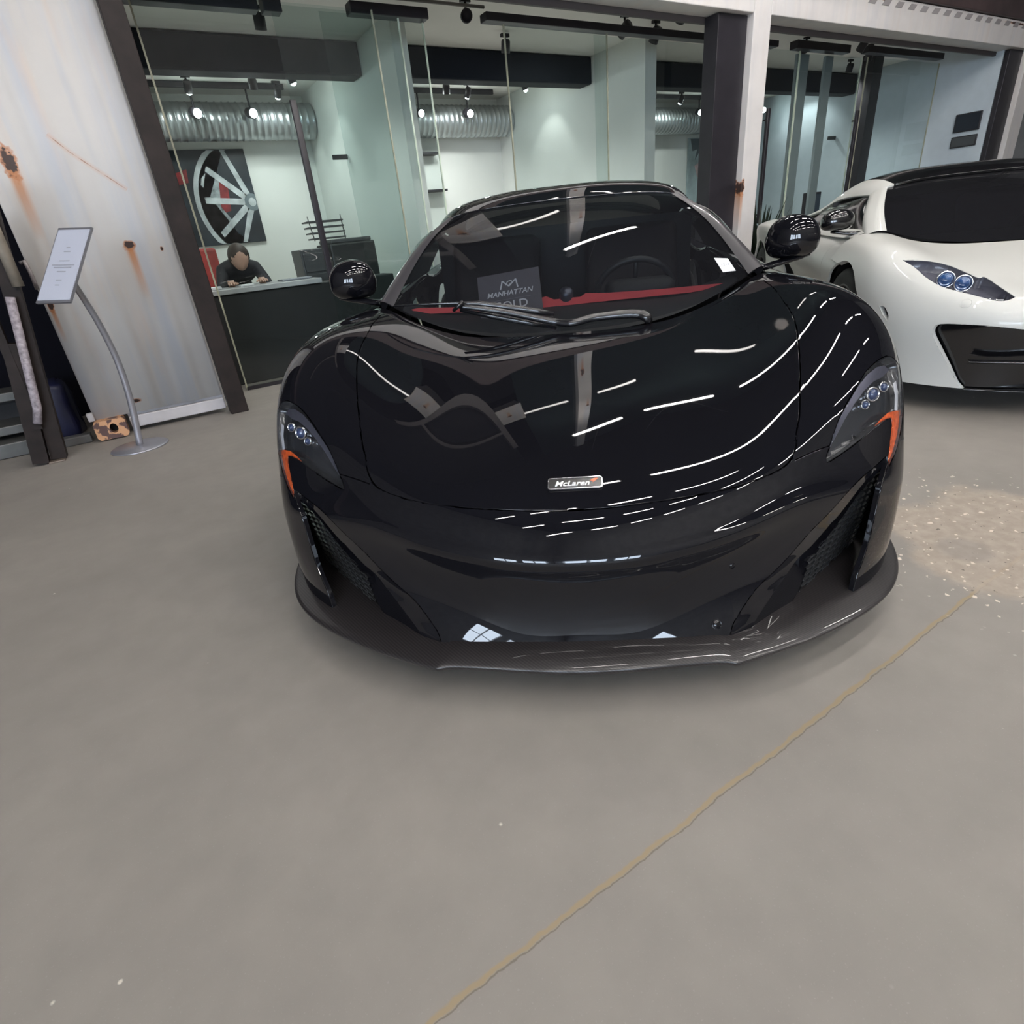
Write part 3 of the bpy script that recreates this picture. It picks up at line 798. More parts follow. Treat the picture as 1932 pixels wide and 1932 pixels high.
def wheel(x, y, R=.335, W=.25, parent=None, rim=None, sp=10):
    sg = 1 if x > 0 else -1
    T = Matrix.Translation((x, y, R)) @ Matrix.Rotation(sg*PI/2, 4, 'Y')
    bm = BM(); ri = R*.72
    lathe(bm, [(ri, -W/2), (R*.93, -W/2), (R*.985, -W/2+.02), (R, -W/2+.05), (R, W/2-.05), (R*.985, W/2-.02), (R*.93, W/2), (ri, W/2-.005)], 56, T)
    t = obj('wheel', bm, RUBBER, parent, smooth=True)
    bm = BM()
    lathe(bm, [(ri*1.01, W/2-.006), (ri*.97, W/2-.002), (ri*.93, W/2-.015), (ri*.92, -W/2+.02), (ri*1.0, -W/2)], 56, T)
    for i in range(sp):
        M_ = T @ Matrix.Rotation(2*PI*i/sp, 4, 'Z')
        b = [(.03, -.012), (.03, .012), (ri*.94, .022), (ri*.94, .006)]
        va = [bm.verts.new(M_ @ Vector((p[0], p[1], W/2-.045+p[0]*.10))) for p in b]; vb = [bm.verts.new(M_ @ Vector((p[0], p[1], W/2-.075+p[0]*.10))) for p in b]
        for k in range(4): bm.faces.new((va[k], va[(k+1) % 4], vb[(k+1) % 4], vb[k]))
        bm.faces.new(va); bm.faces.new(vb[::-1])
    lathe(bm, [(.0005, W/2-.025), (.035, W/2-.027), (.05, W/2-.045), (.05, W/2-.08)], 24, T)
    obj('rim', bm, rim or ALLOY, t)
    bm = BM(); lathe(bm, [(.06, -.01), (.185, -.01), (.185, .015), (.06, .015)], 40, T @ Matrix.Translation((0, 0, W/2-.13)), close=True)
    obj('brake_disc', bm, mat('brake_disc', (.25, .25, .25), rough=.4, metal=.8), t, smooth=True)
def text_mesh(name, body, size, M, material, parent, extrude=.0004, shear=0.0, bold=0.0, sx=1.0, res=3):
    cu = bpy.data.curves.new(name, 'FONT'); cu.body = body; cu.size = size; cu.extrude = extrude; cu.shear = shear; cu.offset = bold
    cu.align_x = 'CENTER'; cu.align_y = 'CENTER'; cu.resolution_u = res
    o = bpy.data.objects.new(name, cu); COL.objects.link(o)
    bpy.context.view_layer.update()
    dg = bpy.context.evaluated_depsgraph_get()
    me = bpy.data.meshes.new_from_object(o.evaluated_get(dg)); 
    bpy.data.objects.remove(o); bpy.data.curves.remove(cu)
    me.name = name; me.materials.clear(); me.materials.append(material)
    me.transform(M @ Matrix.Diagonal((sx, 1, 1, 1)))
    o = bpy.data.objects.new(name, me); COL.objects.link(o)
    if parent: o.parent = parent
    return o
def frame_at(c, n, right=(1, 0, 0)):
    """matrix whose Z is the surface normal n and whose X runs along right"""
    n = Vector(n).normalized(); r = Vector(right); r = (r - n*r.dot(n)).normalized(); u = n.cross(r)
    return Matrix(((r.x, u.x, n.x, c[0]), (r.y, u.y, n.y, c[1]), (r.z, u.z, n.z, c[2]), (0, 0, 0, 1)))
def mirror_unit(root, cx, cy, cz, hw, hh, hd, arm, shellm, mirm):
    for sgn in (1, -1):
        bm = BM(); n, k = 28, 14
        V = []
        for i in range(k+1):
            ph = -PI/2 + PI*i/k
            row = []
            for j in range(n):
                th = 2*PI*j/n
                ct, st_ = math.cos(th), math.sin(th)
                e = .78
                x = math.copysign(abs(ct)**e, ct)*math.cos(ph)**.8*hw; z = math.copysign(abs(st_)**e, st_)*math.cos(ph)**.8*hh
                if z < 0: z *= .72
                y = math.sin(ph)*hd if ph < 0 else math.sin(ph)*hd*.25
                x += -y*.25
                z += -abs(x)/hw*.006
                row.append(bm.verts.new(((cx+x)*sgn, cy+y, cz+z)))
            V.append(row)
        for i in range(k):
            for j in range(n):
                try:
                    q = (V[i][j], V[i][(j+1) % n], V[i+1][(j+1) % n], V[i+1][j]); bm.faces.new(q if sgn > 0 else q[::-1])
                except ValueError: pass
        bmesh.ops.remove_doubles(bm, verts=list(bm.verts), dist=1e-5); bmesh.ops.recalc_face_normals(bm, faces=list(bm.faces))
        o = obj('wing_mirror', bm, shellm, root, smooth=True)
        bm = BM(); P = [Vector((p[0]*sgn, p[1], p[2])) for p in arm]
        tube(bm, P, [.011, .012, .011, .010, .008][:len(P)], 12, sx=2.6, up=(0, 0, 1)); obj('mirror_arm', bm, shellm, o, smooth=True)
        bm = BM()
        cyl(bm, ((cx)*sgn, cy+hd*.24, cz), hh*.80, .004, 28, 'Y')
        for v in bm.verts: v.co.x = cx*sgn + (v.co.x-cx*sgn)*1.25
        obj('mirror_glass', bm, CHROME, o)
# ------------------------------------------------------------------ the black car

AZ = math.radians(37.05)
def car_root(name, label, yaw, x=0.0, y=0.0, group=None):
    return thing(name, label, 'car', (x, y, 0), -yaw, group)
PAINT = mat('black_paint', (0.006, 0.006, 0.008), rough=0.5, coat=1.0, ior=1.5, spec=0.0)
BCAR = car_root('sports_car', 'glossy black low sports car with carbon front splitter, in the middle of the floor', AZ)

# control net of the nose: rows from the splitter up over the bonnet to the windscreen
NOSE = [
 [(0,1.130,.100),(.20,1.135,.100),(.385,1.145,.098),(.54,1.215,.100),(.695,1.300,.100),(.815,1.395,.100),(.895,1.50,.100),(.935,1.64,.100)],
 [(0,1.160,.200),(.20,1.170,.202),(.385,1.208,.210),(.54,1.252,.215),(.695,1.320,.215),(.820,1.405,.210),(.900,1.50,.210),(.942,1.66,.205)],
 [(0,1.150,.310),(.20,1.163,.318),(.395,1.222,.335),(.555,1.290,.350),(.705,1.360,.340),(.828,1.435,.320),(.908,1.515,.300),(.952,1.68,.290)],
 [(0,1.140,.352),(.20,1.153,.364),(.400,1.213,.388),(.560,1.290,.412),(.708,1.366,.402),(.832,1.446,.375),(.914,1.530,.350),(.957,1.69,.340)],
 [(0,1.153,.380),(.20,1.168,.390),(.400,1.232,.412),(.560,1.312,.434),(.708,1.390,.428),(.834,1.462,.405),(.917,1.545,.385),(.960,1.70,.380)],
 [(0,1.210,.462),(.20,1.224,.466),(.390,1.280,.478),(.546,1.365,.506),(.695,1.445,.520),(.830,1.515,.510),(.922,1.600,.500),(.966,1.75,.500)],
 [(0,1.330,.531),(.20,1.343,.530),(.395,1.385,.536),(.560,1.450,.570),(.690,1.505,.600),(.820,1.570,.612),(.922,1.650,.595),(.970,1.79,.560)],
 [(0,1.530,.600),(.20,1.540,.599),(.400,1.565,.600),(.570,1.610,.645),(.690,1.650,.690),(.815,1.690,.720),(.920,1.740,.695),(.973,1.84,.615)],
 [(0,1.740,.652),(.20,1.750,.651),(.400,1.770,.654),(.570,1.800,.700),(.690,1.830,.757),(.805,1.855,.797),(.912,1.880,.770),(.973,1.95,.660)],
 [(0,1.940,.694),(.20,1.950,.694),(.405,1.985,.704),(.580,2.030,.750),(.690,2.060,.803),(.790,2.080,.832),(.895,2.100,.808),(.970,2.15,.690)],
 [(0,2.125,.722),(.20,2.135,.723),(.400,2.180,.738),(.580,2.250,.788),(.680,2.310,.830),(.775,2.370,.842),(.885,2.400,.808),(.965,2.42,.705)],
]
HOODSEAM = [(0.0,-.5028),(0.08,-.4995),(.17,-.4910),(.2430,-.4815),(.3000,-.4700),(.3540,-.4515),(.3867,-.4325),(.3980,-.4130),(.4015,-.3920),(.3995,-.3670),(.4000,-.3380),(.3950,-.2900),(.3900,-.2490),(.3805,-.2020),(.3725,-.1750),(.3604,-.1540),(.3455,-.1350),(.3340,-.1210),(.3170,-.1085)]
HEADLIGHT = [(.4600,-.4310),(.4580,-.4180),(.4625,-.3850),(.4695,-.3450),(.4800,-.3130),(.4910,-.2850),(.5020,-.2640),(.5170,-.2490),(.5310,-.2440),(.5440,-.2535),(.5550,-.2710),(.5650,-.3010),(.5722,-.3400),(.5755,-.3830),(.5740,-.4160),(.5690,-.4450),(.5643,-.4270),(.5622,-.3930),(.5590,-.3650),(.5545,-.3520),(.5423,-.3580),(.5240,-.3750),(.4980,-.4010),(.4750,-.4200)]
AMBERS = [(.5290,-.3720),(.5420,-.3530),(.5520,-.3420),(.5640,-.3390),(.5722,-.3400),(.5755,-.3830),(.5740,-.4160),(.5690,-.4450),(.5643,-.4270),(.5622,-.3930),(.5590,-.3650),(.5545,-.3520),(.5423,-.3580)]
E1 = [(.5610,-.4240),(.5430,-.4460),(.5213,-.4712),(.4989,-.5046),(.4758,-.5403),(.4507,-.5749),(.4204,-.6250),(.3925,-.6650),(.3629,-.7038),(.3409,-.7499),(.3239,-.7937),(.3203,-.8323),(.3251,-.8850)]
E2 = [(.5630,-.4290),(.5455,-.4526),(.5325,-.4719),(.5171,-.5013),(.4992,-.5370),(.4767,-.5727),(.4552,-.6084),(.4355,-.6331),(.4210,-.6637),(.4062,-.6964),(.3825,-.7500),(.3599,-.8062),(.3368,-.8850)]
E3 = [(.5640,-.4340),(.5507,-.4560),(.5370,-.4764),(.5216,-.5059),(.5065,-.5408),(.4890,-.5768),(.4718,-.6141),(.4592,-.6453),(.4513,-.6777),(.4412,-.7280),(.4154,-.7786),(.3837,-.8269),(.3423,-.8900)]
MESHR = [(.5620,-.4480),(.5580,-.4669),(.5500,-.4995),(.5450,-.5449),(.5350,-.5870),(.5256,-.6295),(.5124,-.6799),(.4776,-.7200),(.4432,-.7281)]
BLADEIN = [(.5655,-.4360),(.5650,-.4537),(.5640,-.4736),(.5632,-.5083),(.5630,-.5462),(.5628,-.5759),(.5620,-.6064),(.5590,-.6413),(.5542,-.6800),(.5530,-.7200)]
SPLOUT = [(0,-.9215),(.0800,-.9180),(.1500,-.9120),(.2200,-.9040),(.2800,-.8980),(.3300,-.8970),(.3390,-.9050),(.3600,-.8960),(.3990,-.8800),(.4680,-.8500),(.5330,-.8130),(.5920,-.7680),(.6260,-.7250),(.6350,-.6820),(.6270,-.6430),(.6090,-.6050),(.5870,-.5700)]

def fair(poly, closed=True, per=3):
    """round off an outline with a Catmull-Rom curve"""
    k = len(poly); out = []
    rng = range(k) if closed else range(k-1)
    for i in rng:
        p = [poly[(i+d) % k] if closed else poly[min(max(i+d, 0), k-1)] for d in (-1, 0, 1, 2)]
        # keep sharp corners sharp
        a = (p[1][0]-p[0][0], p[1][1]-p[0][1]); b = (p[2][0]-p[1][0], p[2][1]-p[1][1]); c = (p[3][0]-p[2][0], p[3][1]-p[2][1])
        cs = lambda u, v: (u[0]*v[0]+u[1]*v[1])/max(1e-9, math.hypot(*u)*math.hypot(*v))
        if cs(a, b) < .5: p[0] = p[1]
        if cs(b, c) < .5: p[3] = p[2]
        for j in range(per):
            t = j/per
            out.append(tuple(.5*((2*p[1][q])+(-p[0][q]+p[2][q])*t+(2*p[0][q]-5*p[1][q]+4*p[2][q]-p[3][q])*t*t+(-p[0][q]+3*p[1][q]-3*p[2][q]+p[3][q])*t**3) for q in (0, 1)))
    if not closed: out.append(tuple(poly[-1]))
    return out
HOODSEAM = fair(HOODSEAM, False); HEADLIGHT = fair(HEADLIGHT)
shell = shellmesh(NOSE, 8, 8)
TREE = BVHTree.FromBMesh(shell)
hitb = lambda u, w: hit(u, w, TREE)
HOODSEAM = fair(HOODSEAM, False); HEADLIGHT = fair(HEADLIGHT)
shell = shellmesh(NOSE, 8, 8)
TREE = BVHTree.FromBMesh(shell)
hitb = lambda u, w: hit(u, w, TREE)
LASTY = [1.2]
# outline of the air duct opening in the bumper corner
DUCT = fair(E1, False) + [(.34,-.97), (.553,-.97)] + fair(BLADEIN[::-1], False)
TIP = [(.3965,-.4145), (.4310,-.4205), (.4600,-.4310)]
ELBOW = [(.4600,-.4315)] + HEADLIGHT[::-1][1:25] + [(.5690,-.52), (.46,-.52)]
ELBOW = [(.4600,-.4316),(.4750,-.4195),(.4980,-.4005),(.5240,-.3745),(.5423,-.3575),(.5545,-.3515),(.5595,-.3650),(.5625,-.3930),(.5646,-.4270),(.5690,-.4460),(.569,-.52),(.46,-.52)]
cut_view(shell, HOODSEAM, closed=False)
cut_view(shell, HEADLIGHT)
cut_view(shell, TIP, closed=False)
cut_view(shell, DUCT)
# bumper / wing split on the outside: from the lamp's tail to the wheel arch
CORNER = [(.5690,-.4450), (.5900,-.4500)]
shell.normal_update()
hoodpoly = HOODSEAM + [(.3170,-.02), (-.1,-.02), (-.1,-.5028)]
cut_view(shell, ARCH, proj='side')
shell.normal_update()
groups = {'bonnet': [], 'lamp': [], 'wing': [], 'bumper': [], 'duct': []}
def fkey(f):
    c = f.calc_center_median(); p = vw(c)
    if c.x > 0.80 and inside((c.y, c.z), ARCH): return 'none'
    if inside(p, HEADLIGHT) and c.x < .925: return 'lamp'
    if inside(p, DUCT) and c.y < 1.62: return 'duct'
    if inside(p, hoodpoly): return 'bonnet'
    if inside(p, ELBOW): return 'bumper'
    if (c.z > .50 or c.z > .46 and c.y > 1.55) and (c.z-CAM_H)/c.y > -.4310: return 'wing'
    return 'bumper'
for f in shell.faces:
    groups.setdefault(fkey(f), []).append(f)
panel('bonnet', Patch(shell, groups['bonnet']), PAINT, BCAR)
bp_ = Patch(shell, groups['bumper']); panel('front_bumper', bp_, PAINT, BCAR)
for o in panel('front_wing', Patch(shell, groups['wing']), PAINT, BCAR, centre=False): pass
# headlamps: recessed housing, reflectors, clear lens
lampP = Patch(shell, groups['lamp'])
LAMPS = panel('headlight', lampP, LENS, BCAR, centre=False, gap=0.002, depth=0.006, label='clear headlamp lens with amber side marker')
hs = Patch(shell, groups['lamp']).offset(-0.030)
for lp, sgn in zip(LAMPS, (1, -1)):
    C = [Vector((c.x*sgn, c.y, c.z)) for c in hs.co]; F = [f if sgn > 0 else f[::-1] for f in hs.f]
    # bowl: offset floor plus side wall up to the lens
    top = [Vector((c.x*sgn, c.y, c.z)) for c in Patch(shell, groups['lamp']).offset(-0.002).co]
    cnt = {(f[i], f[(i+1) % len(f)]) for f in hs.f for i in range(len(f))}
    n0 = len(C); C += top
    for a, b in [e for e in cnt if (e[1], e[0]) not in cnt]:
        F.append([b, a, n0+a, n0+b] if sgn > 0 else [a, b, n0+b, n0+a])
    mk('lamp_housing', C, F, None, SMOKE, lp)
def sub_patch(poly, off, name, m_, parents, filt=None, src='lamp', thick=None):
    b2 = shell.copy(); cut_view(b2, poly); b2.normal_update()
    fs = [f for f in b2.faces if inside(vw(f.calc_center_median()), poly) and f.calc_center_median().x < .925 and (filt is None or filt(f.calc_center_median()))]
    if not fs: b2.free(); return
    P = Patch(b2, fs).offset(off); b2.free()
    for par, sgn in zip(parents, (1, -1)):
        C = [Vector((c.x*sgn, c.y, c.z)) for c in P.co]; N = [Vector((n.x*sgn, n.y, n.z)) for n in P.no]; F = [f if sgn > 0 else f[::-1] for f in P.f]
        mk(name, C, F, N, m_, par)
sub_patch(AMBERS, -0.007, 'amber_reflector', AMBER, LAMPS)
sub_patch([(.4640,-.4080),(.4690,-.3700),(.4760,-.3400),(.4860,-.3110),(.4960,-.2870),(.5070,-.2690),(.5200,-.2580),(.5320,-.2560),(.5420,-.2650),(.5330,-.2760),(.5190,-.2830),(.5060,-.2990),(.4950,-.3200),(.4840,-.3480),(.4740,-.3800)], -0.012, 'light_guide', SILVER, LAMPS)
sub_patch([(.5560,-.2850),(.5640,-.3080),(.5690,-.3390),(.5640,-.3380),(.5590,-.3100),(.5520,-.2900)], -0.010, 'lamp_glint', mat('glint_white', (.75, .76, .8), rough=.2, coat=1.), LAMPS)  # white sliver painting a reflection along the lamp's outer edge
# projector barrels in each lamp
for lp, sgn in zip(LAMPS, (1, -1)):
    for (u, w, r) in ((.523,-.312,.017),(.538,-.300,.012),(.513,-.330,.011)):
        p = hitb(u, w); n = Vector((u*.4, -1, .35)).normalized()
        c = p - Vector((0, -.022, 0)); c.x *= sgn
        dirv = Vector((sgn*.25, -1, .25)).normalized()
        q = dirv.to_track_quat('Z', 'Y').to_matrix().to_4x4()
        bm = BM(); lathe(bm, [(r*1.2, -.012), (r*1.2, .004), (r*.95, .006), (r*.9, .001)], 20, Matrix.Translation(c) @ q)
        o = obj('projector_ring', bm, CHROME, lp, smooth=True)
        bm = BM(); lathe(bm, [(r*.9, .000), (r*.75, .007), (r*.4, .011), (0.0005, .012)], 20, Matrix.Translation(c) @ q)
        obj('projector_lens', bm, mat('projector_glass', (.03, .05, .12), rough=.03, coat=1.), lp, smooth=True)
# air duct: faces from the bumper crease back to the mesh
e1 = [hitb(*p) for p in E1]; 
dmax = [.000,.012,.020,.028,.034,.038,.042,.045,.05,.05,.045,.03,.015]
e2 = [at(E2[i][0], E2[i][1], e1[i].y + dmax[i]*.9 + .004) for i in range(13)]
e3 = [at(E3[i][0], E3[i][1], e2[i].y + dmax[i]*.9 + .006) for i in range(13)]
strip('duct_blade', [e1, e2], PAINT, BCAR, flip=True)
strip('duct_fold', [e2, e3], PAINT, BCAR, flip=True)
# honeycomb grille set back in the opening
GR = mat('grille_black', (0.04, 0.041, 0.043), rough=0.3)
def duct_grille():
    bot = e3[9]
    A = e3[1] + Vector((0, .03, 0)); B = at(E3[9][0], E3[9][1], e3[9].y+.015); Cc = at(.545, -.50, A.y+.06)
    n = (B-A).cross(Cc-A).normalized()
    ux = Vector((0, 0, 1)).cross(n).normalized(); uy = n.cross(ux)
    ol = [vw(p) for p in e3[1:10]] + MESHR[::-1][1:]
    bm = BM()
    st = .046
    for i in range(-20, 30):
        for j in range(-26, 26):
            cx = i*st*0.98; cz = j*st*.42 + (st*.21 if i % 2 else 0)
            c = B + ux*cx + uy*cz
            if c.y < .3 or not inside(vw(c), ol): continue
            hexo = [(st*.66*math.cos(a*PI/3), st*.245*math.sin(a*PI/3)) for a in range(6)]
            hexi = [(x*.87, z*.80) for x, z in hexo]
            vo = [bm.verts.new(c + ux*x + uy*z) for x, z in hexo]; vi = [bm.verts.new(c + ux*x + uy*z + n*.0) for x, z in hexi]
            vb = [bm.verts.new(c + ux*x + uy*z + Vector((0, .012, 0))) for x, z in hexi]
            for a in range(6):
                b = (a+1) % 6
                bm.faces.new((vo[a], vo[b], vi[b], vi[a])); bm.faces.new((vi[a], vi[b], vb[b], vb[a]))
    for sgn in (1, -1):
        b2 = bm.copy()
        for v in b2.verts: v.co.x *= sgn
        if sgn < 0: bmesh.ops.reverse_faces(b2, faces=list(b2.faces))
        o = obj('duct_grille', b2, GR, BCAR); o['label'] = 'black honeycomb mesh'
    bm.free()
duct_grille()
# blade: inner wall going back from its edge, closing the opening on the outside
bi = [hitb(*p) for p in BLADEIN]
b2_ = [at(u-.005, w, p.y+.03) for p, (u, w) in zip(bi, BLADEIN)]
b3_ = [at(u-.012, w, p.y+.17) for p, (u, w) in zip(bi, BLADEIN)]
strip('duct_wall', [bi, b2_, b3_], PAINT, BCAR, sub=3)
strip('duct_liner', [b3_, [at(u-.012, w, p.y+.24) for p, (u, w) in zip(bi, BLADEIN)], [at(u-.10, w, p.y+.40) for p, (u, w) in zip(bi, BLADEIN)]], DARK, BCAR, sub=3)
# dark radiator box behind the grille
bm = BM()
bx(bm, -.90, .90, 1.735, 1.755, .10, .54)
bx(bm, -.30, .30, 1.30, 1.70, .10, .40)
obj('radiator_box', bm, DARK, BCAR)
bm = BM(); bx(bm, -.80, .80, 1.35, 1.75, .086, .092); bx(bm, -.78, .78, 1.75, 5.3, .11, .14); obj('underbody', bm, DARK, BCAR)
# splitter
def splitter():
    zt = .112
    out_ = [Vector((u*(zt-CAM_H)/w, (zt-CAM_H)/w, zt)) for u, w in SPLOUT]
    # upturned ends
    for i, dz in ((16, .02), (15, .008)): out_[i] = at(SPLOUT[i][0], SPLOUT[i][1], (zt+dz-CAM_H)/SPLOUT[i][1])
    mid = [hitb(*p) for p in [(0,-.8)]]
    inn = []
    for i, p in enumerate(out_):
        x = p.x*.90 if i > 8 else p.x
        y = p.y + (.055 if i < 6 else .075 if i < 9 else .13 + .012*(i-9))
        inn.append(Vector((x if i < 9 else p.x - .03*(i-8)*.8, y, .128 if i < 6 else .122)))
    inn2 = [Vector((p.x*.80, p.y+.25, .118)) for p in inn]
    for sgn in (1,):
        pass
    full = lambda L_: [Vector((-p.x, p.y, p.z)) for p in L_[::-1][:-1]] + L_
    O = full(out_); I = full(inn); J = full(inn2)
    lip = [Vector((p.x, p.y+.004, p.z-.006)) for p in O]; lo = [Vector((p.x*1.0, p.y+.010, .080)) for p in O]; und = [Vector((p.x*.9, p.y+.2, .078)) for p in O]
    bm = BM()
    rows = [J, I, O, lip, lo, und]
    V = [[bm.verts.new(p) for p in r] for r in rows]
    for a in range(len(V)-1):
        for b in range(len(V[0])-1):
            bm.faces.new((V[a][b], V[a][b+1], V[a+1][b+1], V[a+1][b]))
    bmesh.ops.recalc_face_normals(bm, faces=list(bm.faces))
    o = obj('front_splitter', bm, CARBON, BCAR, smooth=True); o['label'] = 'brown-black carbon fibre lip'
    o.modifiers.new('sub', 'SUBSURF').levels = 2; o.modifiers['sub'].render_levels = 2
    for e in o.data.edges: pass
splitter()

# ------------------------------------------------ upper body
SWB, TW = greenhouse(BCAR, 0, PAINT, mat('pillar_satin', (.045, .042, .046), rough=.32, coat=.6), PAINT, WGLASS, SGLASS)
flanks(BCAR, 0, PAINT)
for x in (.82, -.82):
    wheel(x, 2.15, parent=BCAR); wheel(x, 4.82, .345, .30, parent=BCAR)
hw_ = lambda u, w: hit(u, w, TW)
mirror_unit(BCAR, .885, 2.52, .938, .093, .090, .085, [(.735,2.47,.845),(.79,2.49,.852),(.85,2.50,.862),(.91,2.51,.872),(.955,2.52,.880)], PAINT, CHROME)
# wiper
def on_glass(l, lift):
    out = []
    for u, w in l:
        a = TW.ray_cast(EYE, Vector((u, 1, w)).normalized()); b = TREE.ray_cast(EYE, Vector((u, 1, w)).normalized())
        c = [r[0] for r in (a, b) if r[0] is not None]
        p = min(c, key=lambda q: q.y) if c else at(u, w, 2.2)
        out.append(p - (p-EYE).normalized()*lift)
    return out
WB = mat('wiper_black', (.010, .010, .012), rough=.22, coat=.4)
bm = BM(); P = on_glass(fair([(0.1372,-0.1524),(0.1267,-0.1448),(0.1075,-0.1415),(0.077,-0.1414),(0.0418,-0.1428),(0.0033,-0.1482),(-0.0426,-0.1374),(-0.0955,-0.1227),(-0.1442,-0.1118),(-0.179,-0.1054)], False, 3), .035)
n = len(P); tube(bm, P, [.019-.011*i/n for i in range(n)], 14, sx=.75)
wip = obj('wiper_arm', bm, WB, BCAR, smooth=True)
bm = BM(); P = on_glass([(-0.2921,-0.0958),(-0.2384,-0.097),(-0.1838,-0.1000),(-0.1437,-0.1050),(-0.0951,-0.1150),(-0.0509,-0.1238),(-0.0192,-0.1315)], .018)
tube(bm, P, [.003,.004,.005,.012,.012,.011,.009], 10, sx=.6); obj('wiper_blade', bm, WB, wip, smooth=True)
bm = BM(); P = on_glass([(-0.178,-0.1115),(-0.1231,-0.1264),(-0.0699,-0.1404),(-0.0167,-0.1543)], .012)
tube(bm, P, [.006,.010,.010,.006], 10, sx=.7); obj('washer_rail', bm, WB, wip, smooth=True)
bm = BM(); P = on_glass([(-.190,-.1120),(-.171,-.0985)], .05); tube(bm, P, [.006,.008], 10); obj('wiper_joint', bm, WB, wip, smooth=True)
# bonnet badge
p = hitb(.0020, -.4462); r_ = TREE.ray_cast(EYE, Vector((.0020, 1, -.4462)).normalized()); nn = r_[1]
MB_ = frame_at(p + nn*.001, nn)
def rrect(bm, w, h_, r, z0, z1, M, mi=0, hole=None, n=6):
    def loop(w, h_, r, z): return [bm.verts.new(M @ Vector((sx*(w/2-r)+r*math.cos(a), sy*(h_/2-r)+r*math.sin(a), z))) for sx, sy, a0 in ((1,1,0),(-1,1,PI/2),(-1,-1,PI),(1,-1,1.5*PI)) for a in [a0+PI/2*i/n for i in range(n+1)]]
    A = loop(w, h_, r, z0); B = loop(w, h_, r, z1); k = len(A)
    for i in range(k): bm.faces.new((A[i], A[(i+1) % k], B[(i+1) % k], B[i]))
    if hole:
        C = loop(w-hole, h_-hole, max(r-hole/2, .001), z1); D = loop(w-hole, h_-hole, max(r-hole/2, .001), z0)
        for i in range(k): bm.faces.new((B[i], B[(i+1) % k], C[(i+1) % k], C[i])); bm.faces.new((C[i], C[(i+1) % k], D[(i+1) % k], D[i]))
    else: bm.faces.new(B)
bm = BM(); rrect(bm, .131, .033, .007, 0, .0035, MB_); badge = obj('bonnet_badge', bm, mat('badge_black', (.006,.006,.007), rough=.2, coat=1.), BCAR)
badge['label'] = 'chrome framed badge with white lettering'
bm = BM(); rrect(bm, .133, .035, .008, 0, .005, MB_, hole=.004); obj('badge_frame', bm, mat('bright_chrome', (.9,.9,.92), rough=.12, metal=1.), badge)
LETW = mat('badge_white', (.85, .85, .86), rough=.3, emis=None)
text_mesh('badge_lettering', 'McLaren', .0215, MB_ @ Matrix.Translation((-.008, -.0015, .0040)), LETW, badge, shear=.3, bold=.0004, sx=1.12)
sw = [(.036,.0035),(.040,.0085),(.047,.0115),(.056,.0120),(.052,.0070),(.0455,.0015),(.0425,-.0005),(.0435,.003),(.041,.005)]
bm = BM(); f = bm.faces.new([bm.verts.new(MB_ @ Vector((x, y, .0044))) for x, y in sw]); bmesh.ops.triangulate(bm, faces=[f]); obj('badge_swoosh', bm, mat('badge_orange', (.75, .16, .07), rough=.3), badge)
# parking sensors, towing eye cover
for u, w, r in ((-.3103,-.6466,.0085),(.3103,-.6460,.0085),(.289,-.7925,.013)):
    q = TREE.ray_cast(EYE, Vector((u, 1, w)).normalized())
    if q[0] is None: continue
    bm = BM(); lathe(bm, [(r, 0), (r, .0012), (r*.86, .0012), (r*.84, .0002), (r*.8, .0016), (.0004, .0018)], 28, frame_at(q[0] - q[1]*.0003, q[1])); obj('parking_sensor' if r < .01 else 'towing_eye_cover', bm, PAINT, BCAR, smooth=False)
# cabin
CAB = mat('cabin_black', (.013, .013, .015), rough=.6, noise=.1)
RED = mat('red_leather', (.75, .06, .07), rough=.5, bump=.1, bscale=300)
pad = []
for t, (y0, z0, y1, z1) in zip((0,.2,.4,.55,.66), ((2.17,.715,2.50,.778),(2.19,.722,2.50,.778),(2.25,.745,2.50,.782),(2.30,.79,2.50,.80),(2.37,.835,2.48,.835))): pad.append((t, y0, z0, y1, z1))
strip('dashboard', [[(x, y0+.012, z0-.012) for x, y0, z0, y1, z1 in pad], [(x, (y0+y1)/2, (z0+z1)/2+.002) for x, y0, z0, y1, z1 in pad], [(x, y1, z1) for x, y0, z0, y1, z1 in pad], [(x, 2.60, z1-.02) for x, y0, z0, y1, z1 in pad], [(x, 2.68, z1-.14) for x, y0, z0, y1, z1 in pad]], CAB, BCAR, sub=4)
for nm, P in (('red_dash_trim', [(-.0440,-.1205),(-.0429,-.1044),(-.0313,-.102),(-.0184,-.1081),(.0254,-.1077),(.0343,-.1027),(.0732,-.1053),(.1586,-.107),(.2545,-.1065),(.2467,-.113),(.201,-.1163),(.1161,-.1172),(.0294,-.1185)]), ('red_dash_trim', [(-.262,-.1037),(-.2485,-.1021),(-.1850,-.1063),(-.0429,-.1044),(-.0440,-.1205),(-.1968,-.1142),(-.2503,-.1123)])):
    bm = BM()
    yy = lambda u, w: 2.475 + (w+.12)*1.2 - .10*(u/.26)**2
    a = [bm.verts.new(at(u, w, yy(u, w))) for u, w in P]; b = [bm.verts.new(at(u, w, yy(u, w)) + Vector((0, .02, -.004))) for u, w in P]
    for i in range(len(a)): bm.faces.new((a[i], a[(i+1) % len(a)], b[(i+1) % len(a)], b[i]))
    f1 = bm.faces.new(a[::-1]); bmesh.ops.triangulate(bm, faces=[f1]); bmesh.ops.recalc_face_normals(bm, faces=list(bm.faces))
    obj(nm, bm, RED, BCAR)['label'] = 'red leather strip along the dashboard'
bm = BM(); T = Matrix.Translation((.315, 2.78, .765)) @ Matrix.Rotation(math.radians(-66), 4, 'X')
